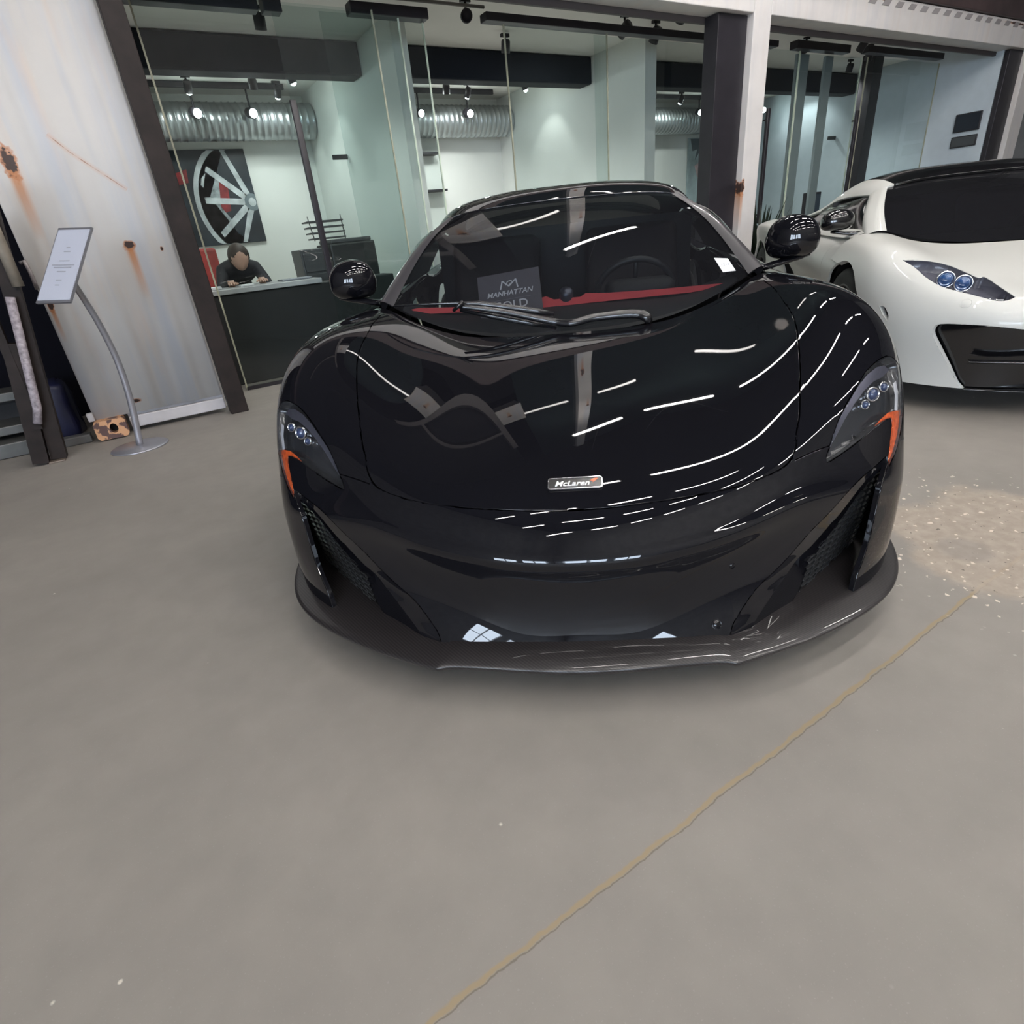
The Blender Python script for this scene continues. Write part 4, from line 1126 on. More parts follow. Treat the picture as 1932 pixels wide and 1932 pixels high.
ring = [T @ Vector((.172*math.cos(2*PI*i/48), .160*math.sin(2*PI*i/48), 0)) for i in range(49)]
tube(bm, ring, .014, 10); st = obj('steering_wheel', bm, mat('wheel_leather', (.035, .035, .038), rough=.4), BCAR, smooth=True)
bm = BM(); lathe(bm, [(.0005, .03), (.04, .03), (.055, .01), (.055, -.02)], 24, T)
for a in (.1, PI-.1, -PI/2): tube(bm, [T @ Vector((.05*math.cos(a), .05*math.sin(a), 0)), T @ Vector((.165*math.cos(a), .155*math.sin(a), 0))], .010, 8)
obj('steering_hub', bm, mat('wheel_leather'), st, smooth=True)
for sgn in (1, -1):
    SE = mat('seat_dark', (.030, .024, .026), rough=.7, noise=.1)
    bm = BM(); rbx(bm, -.24, .24, -.06, .06, 0, .66, .05, 3, M=Matrix.Translation((sgn*.36, 3.18, .42)) @ Matrix.Rotation(math.radians(-20), 4, 'X')); s1 = obj('seat_back', bm, SE, BCAR, smooth=True)
    bm = BM(); rbx(bm, -.24, .24, 2.72, 3.2, .34, .46, .04, 3, M=Matrix.Translation((sgn*.36, 0, 0))); obj('seat_cushion', bm, SE, BCAR, smooth=True)
bm = BM(); bx(bm, -.70, .70, 3.50, 3.53, .3, 1.08); bx(bm, -.72, .72, 2.3, 3.5, .15, .2); obj('rear_bulkhead', bm, CAB, BCAR)
bm = BM(); rbx(bm, .17, .46, 2.52, 2.66, .76, .845, .04, 3); obj('instrument_hood', bm, CAB, BCAR, smooth=True)
bm = BM(); lathe(bm, [(.030, -.03), (.030, .012), (.022, .022), (.0005, .026)], 24, Matrix.Translation((.005, 2.50, .815)) @ Matrix.Rotation(.5, 4, 'X')); obj('dash_sensor', bm, SILVER, BCAR, smooth=True)
# placard standing on the dashboard and the sticker on the glass: things of their own
RB = Matrix.Rotation(-AZ, 4, 'Z')
def bcar_pt(p): return RB @ Vector(p)
pl = thing('placard', 'dark grey sold placard with white lettering standing on the dashboard behind the windscreen', 'sign', tuple(bcar_pt((-.2165, 2.385, .772))), -AZ)
u0 = Vector((-.2165, 2.385, .772))
tl = math.atan2(.115, .16)
Mp = Matrix.Rotation(math.radians(-4.5), 4, 'Y') @ Matrix.Rotation(math.radians(90)-tl+math.radians(0), 4, 'X')
bm = BM(); bx(bm, -.128, .128, -.01, .185, -.003, 0, M=Mp); obj('board', bm, mat('placard_grey', (.12, .105, .125), rough=.45, noise=.05), pl)
PW = mat('placard_white', (.72, .70, .74), rough=.5)
def stroke(bm, pts, w, M):
    for p, q in zip(pts, pts[1:]):
        d = Vector((q[0]-p[0], q[1]-p[1], 0)).normalized(); nrm = Vector((-d.y, d.x, 0))*w/2
        a, b = Vector((p[0], p[1], .0008)), Vector((q[0], q[1], .0008))
        bm.faces.new([bm.verts.new(M @ c) for c in (a-nrm, b-nrm, b+nrm, a+nrm)])
bm = BM()
stroke(bm, [(-.036,.112),(-.026,.148),(.000,.122),(.030,.150),(.036,.112)], .0055, Mp)
stroke(bm, [(-.014,.128),(-.004,.143),(.010,.146),(.016,.138),(.004,.130),(-.002,.124)], .004, Mp)
obj('logo', bm, PW, pl)
text_mesh('lettering', 'MANHATTAN', .030, Mp @ Matrix.Translation((0, .092, .001)), PW, pl, shear=.25, bold=.0004)
bm = BM(); stroke(bm, [(-.085,.066),(.085,.066)], .0014, Mp); obj('rule_line', bm, mat('placard_rule', (.25,.24,.27), rough=.5), pl)
text_mesh('lettering', 'SOLD', .050, Mp @ Matrix.Translation((.006, .038, .001)), PW, pl, bold=.0003, sx=1.05)
P = [hw_(u, w) for u, w in ((.2372,-.0682),(.2585,-.0709),(.2722,-.0899),(.2526,-.0905))]
bm = BM(); fr_ = sum(P, Vector())/4
va = [bm.verts.new(p - fr_ + Vector((0, -.0008, .0012))) for p in P]; vb = [bm.verts.new(p - fr_ + Vector((0, .0004, .0002))) for p in P]
bm.faces.new(va); bm.faces.new(vb[::-1])
for i in range(4): bm.faces.new((va[i], va[(i+1) % 4], vb[(i+1) % 4], vb[i]))
bmesh.ops.recalc_face_normals(bm, faces=list(bm.faces))
stk = thing('sticker', 'small white paper sticker in the lower corner of the windscreen on the driver side', 'sticker', tuple(bcar_pt(fr_)), -AZ)
obj('paper', bm, mat('sticker_white', (.78, .78, .80), rough=.6), stk)
nrm_ = (P[1]-P[0]).cross(P[3]-P[0]).normalized(); nrm_ = nrm_ if nrm_.y < 0 else -nrm_
text_mesh('lettering', '1218', .016, frame_at(Vector((0, 0, 0)) + nrm_*.0022, nrm_), mat('ink_grey', (.45,.45,.5), rough=.6), stk)
# ------------------------------------------------------------------ the white car beside it
WAZ = math.radians(44.0)
WCAR = thing('sports_car', 'satin white low sports car with black roof and lower grille, parked at the right', 'car', (3.7315, .6942, 0), -WAZ)
WPAINT = mat('white_paint', (.60, .60, .565), rough=.42, coat=.35, ior=1.45)
EYE = Vector((2.2009, -3.0917, CAM_H))
WN = [
 [(0,.080,.130),(.20,.085,.130),(.40,.110,.130),(.54,.150,.130),(.68,.240,.130),(.80,.36,.130),(.885,.52,.130),(.925,.70,.130)],
 [(0,.060,.260),(.20,.065,.260),(.40,.090,.260),(.56,.145,.260),(.70,.240,.255),(.82,.36,.250),(.900,.52,.245),(.940,.70,.240)],
 [(0,.015,.400),(.20,.022,.400),(.40,.050,.400),(.57,.110,.400),(.71,.210,.395),(.83,.335,.385),(.910,.49,.370),(.952,.68,.360)],
 [(0,.000,.470),(.20,.010,.470),(.40,.045,.475),(.57,.110,.480),(.71,.215,.480),(.83,.345,.475),(.912,.50,.460),(.957,.69,.450)],
 [(0,.060,.545),(.20,.070,.546),(.40,.115,.552),(.57,.185,.562),(.71,.290,.580),(.83,.420,.585),(.918,.565,.560),(.962,.72,.520)],
 [(0,.300,.610),(.20,.310,.612),(.40,.350,.618),(.57,.420,.640),(.70,.500,.685),(.82,.575,.705),(.918,.660,.670),(.965,.78,.580)],
 [(0,.560,.665),(.20,.570,.667),(.40,.600,.675),(.575,.650,.705),(.70,.700,.755),(.81,.740,.780),(.912,.790,.745),(.968,.87,.620)],
 [(0,.850,.715),(.20,.860,.717),(.40,.890,.725),(.580,.930,.758),(.695,.960,.802),(.795,.980,.822),(.900,1.01,.795),(.968,1.06,.670)],
 [(0,1.075,.745),(.20,1.085,.748),(.40,1.130,.758),(.585,1.180,.795),(.68,1.240,.835),(.775,1.300,.845),(.885,1.330,.812),(.963,1.36,.705)],
]
W_LAMP = fair([(-0.376,-0.0916),(-0.4111,-0.0958),(-0.4389,-0.1042),(-0.4606,-0.1145),(-0.4802,-0.1239),(-0.4881,-0.1234),(-0.511,-0.1389),(-0.5333,-0.1539),(-0.5238,-0.158),(-0.5093,-0.157),(-0.4812,-0.1479),(-0.457,-0.1402),(-0.4316,-0.1303),(-0.4101,-0.1162),(-0.3928,-0.1018)])
W_INT = [(-0.4365,-0.1935),(-0.4437,-0.1868),(-0.478,-0.1895),(-0.5206,-0.1955),(-0.5574,-0.2020),(-0.6449,-0.2145),(-0.6799,-0.219),(-0.6999,-0.320),(-0.58,-0.300),(-0.5352,-0.2935),(-0.4975,-0.288),(-0.4717,-0.2538),(-0.4516,-0.2243),(-0.4387,-0.2037)]
W_SLOT = fair([(-0.3559,-0.154),(-0.3637,-0.1568),(-0.3709,-0.1689),(-0.3717,-0.1775),(-0.3624,-0.166)])
wsh = shellmesh(WN, 8, 8)
WT = BVHTree.FromBMesh(wsh)
W_INT = fair(W_INT)
WSEAM = [(-.5333,-.1539), (-.5600,-.1600), (-.5900,-.1660), (-.63,-.172), (-.665,-.178)]
WARCH = sh([(2.15+.375*math.cos(a), .335+.375*math.sin(a)) for a in np.linspace(0, 2*PI, 40, endpoint=False)], -1.085)
cut_view(wsh, W_LAMP); cut_view(wsh, W_INT); cut_view(wsh, W_SLOT); cut_view(wsh, WSEAM, closed=False); cut_view(wsh, WARCH, proj='side')
wsh.normal_update()
g = {}
for f in wsh.faces:
    c = f.calc_center_median(); p = vw(c)
    if c.x > .78 and inside((c.y, c.z), WARCH): k = 'none'
    elif inside(p, W_LAMP) and c.z > .4: k = 'lamp'
    elif inside(p, W_INT) or (c.x < .56 and c.y < .2 and .13 < c.z < .405 and p[0] < -.6): k = 'intake'
    elif inside(p, W_SLOT) and c.x > .85: k = 'slot'
    else: k = 'nose'
    g.setdefault(k, []).append(f)
panel('front_body', Patch(wsh, g['nose']), WPAINT, WCAR, depth=.03)
wl = panel('headlight', Patch(wsh, g['lamp']), LENS, WCAR, centre=False, gap=.002, depth=.006, label='clear headlamp lens')
hsw = Patch(wsh, g['lamp']).offset(-.055); topw = Patch(wsh, g['lamp']).offset(-.002)
for lp, sgn in zip(wl, (1, -1)):
    C = [Vector((c.x*sgn, c.y, c.z)) for c in hsw.co]; F = [f if sgn > 0 else f[::-1] for f in hsw.f]
    cnt = {(f[i], f[(i+1) % len(f)]) for f in hsw.f for i in range(len(f))}
    n0 = len(C); C += [Vector((c.x*sgn, c.y, c.z)) for c in topw.co]
    for a, b in [e for e in cnt if (e[1], e[0]) not in cnt]: F.append([b, a, n0+a, n0+b] if sgn > 0 else [a, b, n0+b, n0+a])
    mk('lamp_housing', C, F, None, mat('lamp_housing_grey', (.10, .10, .13), rough=.3, coat=.5), lp)
    for (u, w, r) in ((-.4400,-.1225,.042),(-.4640,-.1295,.042)):
        p = hit(u, w, WT); c = Vector(((p.x)*sgn, p.y+.016, p.z-.004)); q = Vector((sgn*.30, -1, .22)).normalized().to_track_quat('Z', 'Y').to_matrix().to_4x4()
        bm = BM(); lathe(bm, [(r, -.03), (r, .008), (r*.86, .012), (r*.80, -.01)], 28, Matrix.Translation(c) @ q); obj('projector_ring', bm, CHROME, lp, smooth=True)
        bm = BM(); lathe(bm, [(r*.8, -.008), (r*.7, .006), (r*.4, .014), (.0005, .017)], 24, Matrix.Translation(c) @ q); obj('projector_lens', bm, mat('projector_blue', (.02, .07, .20), rough=.03, coat=1.), lp, smooth=True)
GLB = mat('gloss_black', (.006, .006, .007), rough=.15, coat=.6)
panel('lower_grille', Patch(wsh, g['intake']).offset(-.05), GLB, WCAR, skirt=False, label='gloss black lower front')
if 'slot' in g: panel('side_slot', Patch(wsh, g['slot']).offset(-.03), DARK, WCAR, centre=False, skirt=False)
strip('grille_bar', [[(x, .03+.35*x*x, .285) for x in (0, .2, .4, .60)], [(x, .008+.35*x*x, .275) for x in (0, .2, .4, .60)], [(x, .04+.35*x*x, .262) for x in (0, .2, .4, .60)]], GLB, WCAR, sub=3)
strip('front_lip', [[(x, .10+.42*x*x, .130) for x in (0, .2, .4, .58, .7)], [(x, .05+.42*x*x, .122) for x in (0, .2, .4, .58, .7)], [(x, .10+.42*x*x, .112) for x in (0, .2, .4, .58, .7)]], GLB, WCAR, sub=3)
WWS = [
 [(0,1.085,.750),(.25,1.105,.758),(.48,1.150,.785),(.64,1.195,.828),(.725,1.225,.858)],
 [(0,1.330,.885),(.24,1.345,.890),(.45,1.385,.910),(.61,1.430,.940),(.675,1.450,.955)],
 [(0,1.600,1.020),(.23,1.610,1.024),(.42,1.640,1.030),(.56,1.665,1.040),(.60,1.670,1.044)],
 [(0,1.910,1.130),(.20,1.908,1.128),(.38,1.890,1.120),(.50,1.860,1.108),(.535,1.845,1.100)],
]
WWS = [[(x, y+1.085, z) for x, y, z in r] for r in WWS]
WROOF = [[(x*1.06, y+.02, z-(.045 if y < 4.0 else 0)) for x, y, z in r] for r in ROOF]
WGL = glass('windscreen_dark', tint=(.16, .17, .18), opac=.05, diff=(.20, .20, .23), spec=1.55)
WSG = [[(x, y + (.08 if k == 0 else 0), z - .055*(z-.86)/.24) for x, y, z in r] for k, r in enumerate(SG)]
greenhouse(WCAR, -1.085, WPAINT, WPAINT, GLB, WGL, GLB, sgn_=WSG, ws=WWS, roofn=WROOF, pw=1.35, rail=WPAINT)
flanks(WCAR, -1.085, WPAINT)
for x in (.82, -.82):
    wheel(x, 2.15-1.085, parent=WCAR, rim=mat('rim_dark', (.03,.03,.035), rough=.3, metal=.6)); wheel(x, 4.82-1.085, .345, .30, parent=WCAR, rim=mat('rim_dark'))
mirror_unit(WCAR, .93, 1.44, .925, .105, .075, .085, [(.75,1.40,.845),(.82,1.42,.845),(.88,1.44,.850),(.93,1.44,.860),(.96,1.44,.865)], GLB, CHROME)
strip('dashboard', [[(x, 1.12+.25*x*x, .745+.13*x*x) for x in (0, .3, .66)], [(x, 1.40, .80) for x in (0, .3, .66)], [(x, 1.60, .70) for x in (0, .3, .66)]], CAB, WCAR, sub=3)
bm = BM(); T = Matrix.Translation((.33, 1.65, .76)) @ Matrix.Rotation(math.radians(-66), 4, 'X')
tube(bm, [T @ Vector((.17*math.cos(2*PI*i/40), .16*math.sin(2*PI*i/40), 0)) for i in range(41)], .014, 8); obj('steering_wheel', bm, mat('wheel_leather'), WCAR, smooth=True)
for sgn in (1, -1):
    bm = BM(); rbx(bm, -.24, .24, -.06, .06, 0, .66, .05, 3, M=Matrix.Translation((sgn*.36, 2.10, .38)) @ Matrix.Rotation(math.radians(-20), 4, 'X')); obj('seat_back', bm, mat('seat_dark'), WCAR, smooth=True)
bm = BM(); bx(bm, -.70, .70, 2.42, 2.45, .3, 1.03); bx(bm, -.72, .72, 1.2, 2.42, .15, .2); obj('rear_bulkhead', bm, CAB, WCAR)
bm = BM(); bx(bm, -.88, .88, .66, .68, .11, .50); bx(bm, -.6, .6, .22, .70, .115, .13); obj('radiator_box', bm, DARK, WCAR)
r_ = WT.ray_cast(EYE, Vector((-.4720, 1, -.1585)).normalized())
if r_[0] is None: r_ = WT.find_nearest(at(-.4720, -.1585, .25))
for sgn in (1, -1):
    M_ = frame_at(r_[0] - r_[1]*.0003, r_[1])
    bm = BM(); lathe(bm, [(.024, 0), (.024, .0012), (.0225, .0012), (.022, .0002), (.021, .0010), (.0004, .0012)], 28, M_)
    for v in bm.verts: v.co.x *= sgn
    if sgn < 0: bmesh.ops.reverse_faces(bm, faces=list(bm.faces))
    obj('washer_cap', bm, WPAINT, WCAR)

# ------------------------------------------------------------------ sliding glass doors and tracks
PANE = glass('shop_glass', tint=(.80, .86, .85), opac=.006, diff=(.45, .52, .50), spec=1.5)
EDGE = mat('glass_edge', (.55, .62, .50), rough=.3, noise=.3, nscale=5)
EDGET = mat('glass_edge_tan', (.36, .36, .27), rough=.4, noise=.3, nscale=5)
def glass_door(x0, x1, y, label, z1=2.82, le=True, re=True, edge=EDGE, pull=None):
    t = thing('glass_door', label, 'door', ((x0+x1)/2, y, 0), group='sliding glass doors')
    bm = BM(); f = bm.faces.new([bm.verts.new(Vector(c)-Vector(t.location)) for c in ((x0, y, .02), (x1, y, .02), (x1, y, z1), (x0, y, z1))]); obj('pane', bm, PANE, t)
    for x, q in ((x0, le), (x1, re)):
        if q:
            bm = BM(); bx(bm, x-.006, x+.006, y-.008, y+.008, .02, z1); obj('pane_edge', rel(bm, t), edge, t)
    bm = BM(); bx(bm, x0, x1, y-.015, y+.015, 0.0, .03); obj('floor_rail', rel(bm, t), STEELB, t)
    if pull:
        bm = BM(); rbx(bm, pull-.026, pull+.026, y-.085, y-.045, .84, 2.18, .006); 
        for z in (.95, 2.06): tube(bm, [(pull, y-.06, z), (pull, y, z)], .010, 8)
        obj('pull_handle', rel(bm, t), STEELB, t, smooth=True)
    return t
glass_door(.62, 2.41, 5.66, 'leftmost sliding glass door in front of the reception desk, with a tall black pull handle', pull=1.58, edge=EDGET)
glass_door(1.60, 2.67, 5.72, 'second sliding glass door overlapping the leftmost one', le=False)
glass_door(2.00, 2.93, 5.78, 'third sliding glass door ending at the open doorway', le=False)
glass_door(3.75, 5.03, 5.72, 'sliding glass door right of the open doorway, its left edge free', edge=EDGET)
glass_door(4.90, 6.80, 5.78, 'sliding glass door beside the wide black post', le=False, re=False, edge=EDGET)
glass_door(7.65, 8.35, 5.72, 'narrow sliding glass door at the left of the right shop bay', pull=7.72)
glass_door(8.45, 9.9, 5.78, 'sliding glass door in the middle of the right shop bay', pull=9.88)
glass_door(9.95, 12.0, 5.72, 'wide sliding glass door in front of the pale blue wall', edge=EDGET)
for x in (8.62, 9.22):
    hb_ = .13 if x < 9 else .09
    bm = BM(); rbx(bm, -hb_, hb_, -.02, .02, 0, 2.83, .004); o = obj('glazing_bar', bm, mat('bar_grey', (.24, .27, .28), rough=.35)); o.location = (x, 5.86, 0)
    tag(o, 'tall grey glazing bar in the right shop bay, %s of the pair' % ('left' if x < 9 else 'right'), 'post', 'grey glazing bars')
post(11.08, 11.34, 6.25, 6.45, 3.05, STEELB, 'black post behind the glass beside the small wall sign in the right bay')
def track(x0, x1, y, z0, z1, label, d=.12):
    bm = BM(); rbx(bm, x0, x1, y-d/2, y+d/2, z0, z1, .006); c = Vector(((x0+x1)/2, y, z0)); 
    for v in bm.verts: v.co -= c
    o = obj('door_track', bm, STEELB); o.location = c; return tag(o, label, 'track')
track(.50, 1.50, 5.74, 2.765, 2.86, 'black door track above the reception desk')
track(1.54, 1.68, 5.74, 2.765, 2.86, 'short black track bracket right of the long left track')
track(2.24, 2.95, 5.74, 2.80, 2.88, 'black door track above the overlapping panes')
track(3.55, 6.80, 5.75, 2.835, 2.90, 'long black door track right of the doorway')
track(7.40, 7.86, 5.75, 2.835, 2.90, 'short black track piece beside the white column')
track(8.25, 9.45, 5.75, 2.84, 2.93, 'black door track over the glazing bars')
track(9.90, 12.05, 5.75, 2.87, 2.95, 'black door track over the wide right pane')
bm = BM(); tube(bm, [(1.72, 5.80, 2.96), (3.6, 5.80, 2.96)], .014, 8); o = obj('conduit', bm, mat('conduit_grey', (.16, .15, .14), rough=.5)); tag(o, 'thin grey conduit pipe under the ceiling above the doorway', 'pipe')
# ------------------------------------------------------------------ spot lamps
LAMPG = mat('spot_glow', (.9, .9, .9), emis=(.86, 1.0, .97), estr=40.0)
def spot_lamp(loc, aim, label, power=0, lit=False, size=.055, L_=.15, drop=.12, cone=70, blend=.6, group='track spot lamps', bulb=0.04):
    t = thing('spot_lamp', label, 'lamp', loc, group=group)
    d = (Vector(aim)-Vector(loc)).normalized(); q = d.to_track_quat('Z', 'Y').to_matrix().to_4x4()
    bm = BM(); lathe(bm, [(.0005, -L_/2), (size*.8, -L_/2), (size, -L_/2+.02), (size, L_/2), (size*.85, L_/2), (size*.8, L_/2-.03), (.0005, L_/2-.03)], 20, q); o = obj('lamp_head', bm, STEELB, t, smooth=True)
    bm = BM(); tube(bm, [(0, 0, drop), (0, 0, 0)], .012, 8); bx(bm, -.05, .05, -.02, .02, drop-.02, drop+.01); obj('lamp_arm', bm, STEELB, t)
    if lit:
        bm = BM(); lathe(bm, [(size*.82, L_/2-.005), (size*.6, L_/2+.02), (.0005, L_/2+.032)], 20, q); obj('bulb', bm, LAMPG, t, smooth=True)
    if power:
        ld = bpy.data.lights.new('spot_light', 'SPOT'); ld.energy = power; ld.spot_size = math.radians(cone); ld.spot_blend = blend; ld.shadow_soft_size = bulb; ld.color = (.95, 1.0, .97)
        lo = bpy.data.objects.new('spot_light', ld); COL.objects.link(lo); lo.parent = t; lo.location = d*(L_/2+.04); lo.rotation_euler = d.to_track_quat('-Z', 'Y').to_euler()
    return t
P0 = SPOT_P
spot_lamp((3.49, 5.95, 2.93), (3.0, 5.0, 2.7), 'black spot lamp above the open doorway, tilted to the left')
spot_lamp((5.45, 5.90, 2.93), (5.2, 7.5, 2.0), 'black spot lamp left of three above the long door track', P0*.5, cone=80)
spot_lamp((6.0, 5.98, 2.93), (6.0, 7.2, 1.2), 'black spot lamp second of three above the long door track')
spot_lamp((5.55+.2, 5.35, 2.93), (6.0, 6.2, 2.2), 'black spot lamp third of three beside the wide black post')
spot_lamp((8.88, 6.0, 2.94), (8.2, 6.6, 2.5), 'black spot lamp left of three in the right bay')
spot_lamp((9.74, 5.7, 2.94), (9.7, 6.2, 2.2), 'black spot lamp middle of three in the right bay')
spot_lamp((10.47, 6.0, 2.94), (10.5, 6.2, 2.2), 'black spot lamp right of three in the right bay')
spot_lamp((1.36, 9.15, 2.74), (1.5, 8.4, 2.55), 'lit spot lamp in front of the silver duct, above the wheel poster', P0*.55, True, .06, .17, .28, 168, .9)
spot_lamp((2.02, 9.15, 2.74), (2.15, 8.3, 2.55), 'lit spot lamp in front of the silver duct, right of the wheel poster', P0*.55, True, .06, .17, .28, 168, .9)
spot_lamp((5.22, 9.15, 2.75), (5.2, 8.3, 2.55), 'lit spot lamp seen through the open doorway', P0*.55, True, .06, .17, .28, 168, .9)
spot_lamp((4.40, 9.15, 2.75), (4.4, 8.3, 2.55), 'lit spot lamp seen through the overlapping glass panes', P0*.55, True, .055, .15, .28, 168, .9)
spot_lamp((10.37, 9.15, 2.79), (10.0, 8.3, 2.55), 'lit spot lamp seen just left of the wide black post', P0*.55, True, .055, .15, .25, 168, .9)
spot_lamp((12.2, 9.1, 2.84), (12.0, 8.4, 2.55), 'lit spot lamp seen at the left of the right bay', P0*.55, True, .06, .15, .2, 168, .9)
# wall washers hidden up behind the beams
def washer(loc, aim, p, cone, label, bl=.5): return spot_lamp(loc, aim, label, P0*p*.45, True, .045, .12, .10, cone, bl, 'wall washing lamps', .03)
washer((2.35, 8.9, 2.92), (2.30, 9.8, 1.75), 1.2, 100, 'small lamp washing the back wall right of the wheel poster')
washer((1.3, 8.75, 2.92), (1.35, 9.8, 1.8), 1.0, 100, 'small lamp washing the wheel poster')
washer((2.35, 8.2, 2.92), (2.9, 8.45, 1.6), .8, 85, 'small lamp washing the first partition')
washer((5.0, 8.7, 2.92), (5.1, 9.8, 1.6), 1.6, 115, 'small lamp washing the back wall behind the doorway')
washer((3.9, 8.9, 2.92), (3.9, 9.8, 1.6), 1.2, 110, 'small lamp washing the back wall behind the panes')
washer((5.65, 8.2, 2.92), (6.17, 8.3, 1.7), .8, 85, 'small lamp washing the second partition')
washer((9.5, 8.8, 2.92), (9.6, 9.8, 1.7), 1.8, 120, 'small lamp washing the far back wall beside the pale poster')
washer((11.9, 8.2, 2.92), (12.5, 8.2, 1.9), 1.6, 120, 'small lamp washing the side wall around the small sign')
washer((7.8, 8.8, 2.92), (7.8, 9.8, 1.7), 1.4, 120, 'small lamp washing the far back wall at its left end')
for x, y, p in ((1.7, 6.5, 3.4), (4.4, 6.7, 5.0), (8.3, 6.8, 4.6), (11.0, 6.6, 4.0), (2.0, 8.6, 2.2), (4.6, 8.6, 2.8), (8.6, 8.6, 2.8)):  # fill lamps added under the ceiling to brighten the offices
    spot_lamp((x, y, 2.93), (x, y+.6, 0), 'added unseen fill lamp shining down on the %s' % {1.7: 'reception', 4.4: 'doorway area', 8.3: 'left part of the right office', 11.0: 'floor by the pale blue wall', 2.0: 'floor behind the reception', 4.6: 'back of the doorway room', 8.6: 'back of the right office'}[x], P0*p, False, .05, .12, .1, 140, .8, 'added downward fill lamps', .06)
# ------------------------------------------------------------------ air ducts
DUCTM = mat('galvanised', (.42, .45, .46), rough=.32, metal=.85, noise=.08, nscale=3)
def duct(x0, x1, y, z, label):
    bm = BM(); n = int((x1-x0)/.085); prof = []
    for k in range(n):
        x = x0 + (x1-x0)*k/n; w = (x1-x0)/n
        prof += [(.212, x), (.212, x+w*.8), (.219, x+w*.86), (.219, x+w*.94)]
    prof.append((.212, x1))
    T = Matrix.Rotation(PI/2, 4, 'Y')
    lathe(bm, [(.0005, x0)] + prof + [(.0005, x1)], 36, T)
    # seam ribbons
    o = obj('air_duct', bm, DUCTM, smooth=True); o.location = (0, y, z); return tag(o, label, 'duct')
duct(.46, 2.88, 9.50, 2.705, 'ribbed silver air duct above the wheel poster')
duct(3.08, 6.15, 9.50, 2.705, 'ribbed silver air duct seen through the open doorway')
duct(6.38, 12.4, 9.50, 2.705, 'long ribbed silver air duct in the office behind the wide black post')
for x0, x1 in ((.6, 2.5), (3.4, 5.7), (7, 12)):
    bm = BM(); bx(bm, x0, x1, 9.13, 9.17, 2.995, 3.055); o = obj('lamp_rail', bm, STEELB); tag(o, 'black lamp rail in front of the air duct %s' % {.6: 'over the reception', 3.4: 'behind the doorway', 7: 'in the right office'}[x0], 'rail')
# ------------------------------------------------------------------ wheel poster
PO = thing('wheel_poster', 'large dark photo print of a silver car wheel with red brake caliper', 'poster', (1.40, 9.78, 1.86))
bm = BM(); rbx(bm, .80, 1.93, 9.765, 9.798, 1.28, 2.44, .004); obj('board', rel(bm, PO), mat('poster_dark', (.020, .028, .036), rough=.35, noise=.5, nscale=3), PO)
SIL = mat('poster_silver', (.50, .54, .56), rough=.5, noise=.35, nscale=6)
SILD = mat('poster_silver_dim', (.16, .20, .22), rough=.5, noise=.3, nscale=6)
def clipx(p): return (min(max(p[0], .87), 1.925), min(max(p[1], 1.29), 2.43))
hc = (1.87, 1.79)
def arc(r0, r1, a0, a1, sx=.92, n=24):
    return [(hc[0]+r0*sx*math.cos(math.radians(a0+(a1-a0)*k/n)), hc[1]+r0*math.sin(math.radians(a0+(a1-a0)*k/n))) for k in range(n+1)] + [(hc[0]+r1*sx*math.cos(math.radians(a1-(a1-a0)*k/n)), hc[1]+r1*math.sin(math.radians(a1-(a1-a0)*k/n))) for k in range(n+1)]
def flat(name, polys, y, m_, par):
    bm = BM()
    for pl in polys:
        pl = [clipx(p) for p in pl]; q = []
        for p in pl:
            if not q or math.hypot(p[0]-q[-1][0], p[1]-q[-1][1]) > 1e-4: q.append(p)
        if math.hypot(q[0][0]-q[-1][0], q[0][1]-q[-1][1]) < 1e-4: q.pop()
        f = bm.faces.new([bm.verts.new((p[0], y, p[1])) for p in q]); bmesh.ops.triangulate(bm, faces=[f])
    return obj(name, rel(bm, par), m_, par)
flat('caliper_print', [[(1.30, 2.10), (1.42, 2.20), (1.60, 2.00), (1.56, 1.70), (1.42, 1.66), (1.34, 1.85)], [(.87, 2.14), (1.14, 2.22), (1.12, 2.06), (.87, 2.02)]], 9.7635, mat('poster_red', (.22, .020, .022), rough=.5, noise=.5, nscale=8), PO)
flat('hub_carrier_print', [[(1.36, 2.28), (1.46, 2.33), (1.50, 2.05), (1.44, 1.75), (1.56, 1.55), (1.50, 1.42), (1.38, 1.50), (1.30, 1.86)]], 9.7625, mat('poster_grey', (.30, .34, .36), rough=.5, noise=.5, nscale=14), PO)
flat('rim_print', [arc(.80, .735, 105, 262), arc(.70, .665, 112, 255)], 9.7615, SIL, PO)
flat('spoke_print', [[(hc[0]+(.10 if i else .08)*math.cos(math.radians(a-25)), hc[1]+.09*math.sin(math.radians(a-25))), (hc[0]+.66*.92*math.cos(math.radians(a-3)), hc[1]+.73*math.sin(math.radians(a-3))), (hc[0]+.66*.92*math.cos(math.radians(a+3)), hc[1]+.73*math.sin(math.radians(a+3))), (hc[0]+.09*math.cos(math.radians(a+25)), hc[1]+.09*math.sin(math.radians(a+25)))] for i, a in enumerate((144, 176, 212, 247, 112))], 9.7605, SIL, PO)
flat('hub_print', [arc(.11, .02, 0, 359, n=30)], 9.7595, SILD, PO); flat('hub_cap_print', [arc(.055, .001, 0, 359, n=24)], 9.7585, SIL, PO)
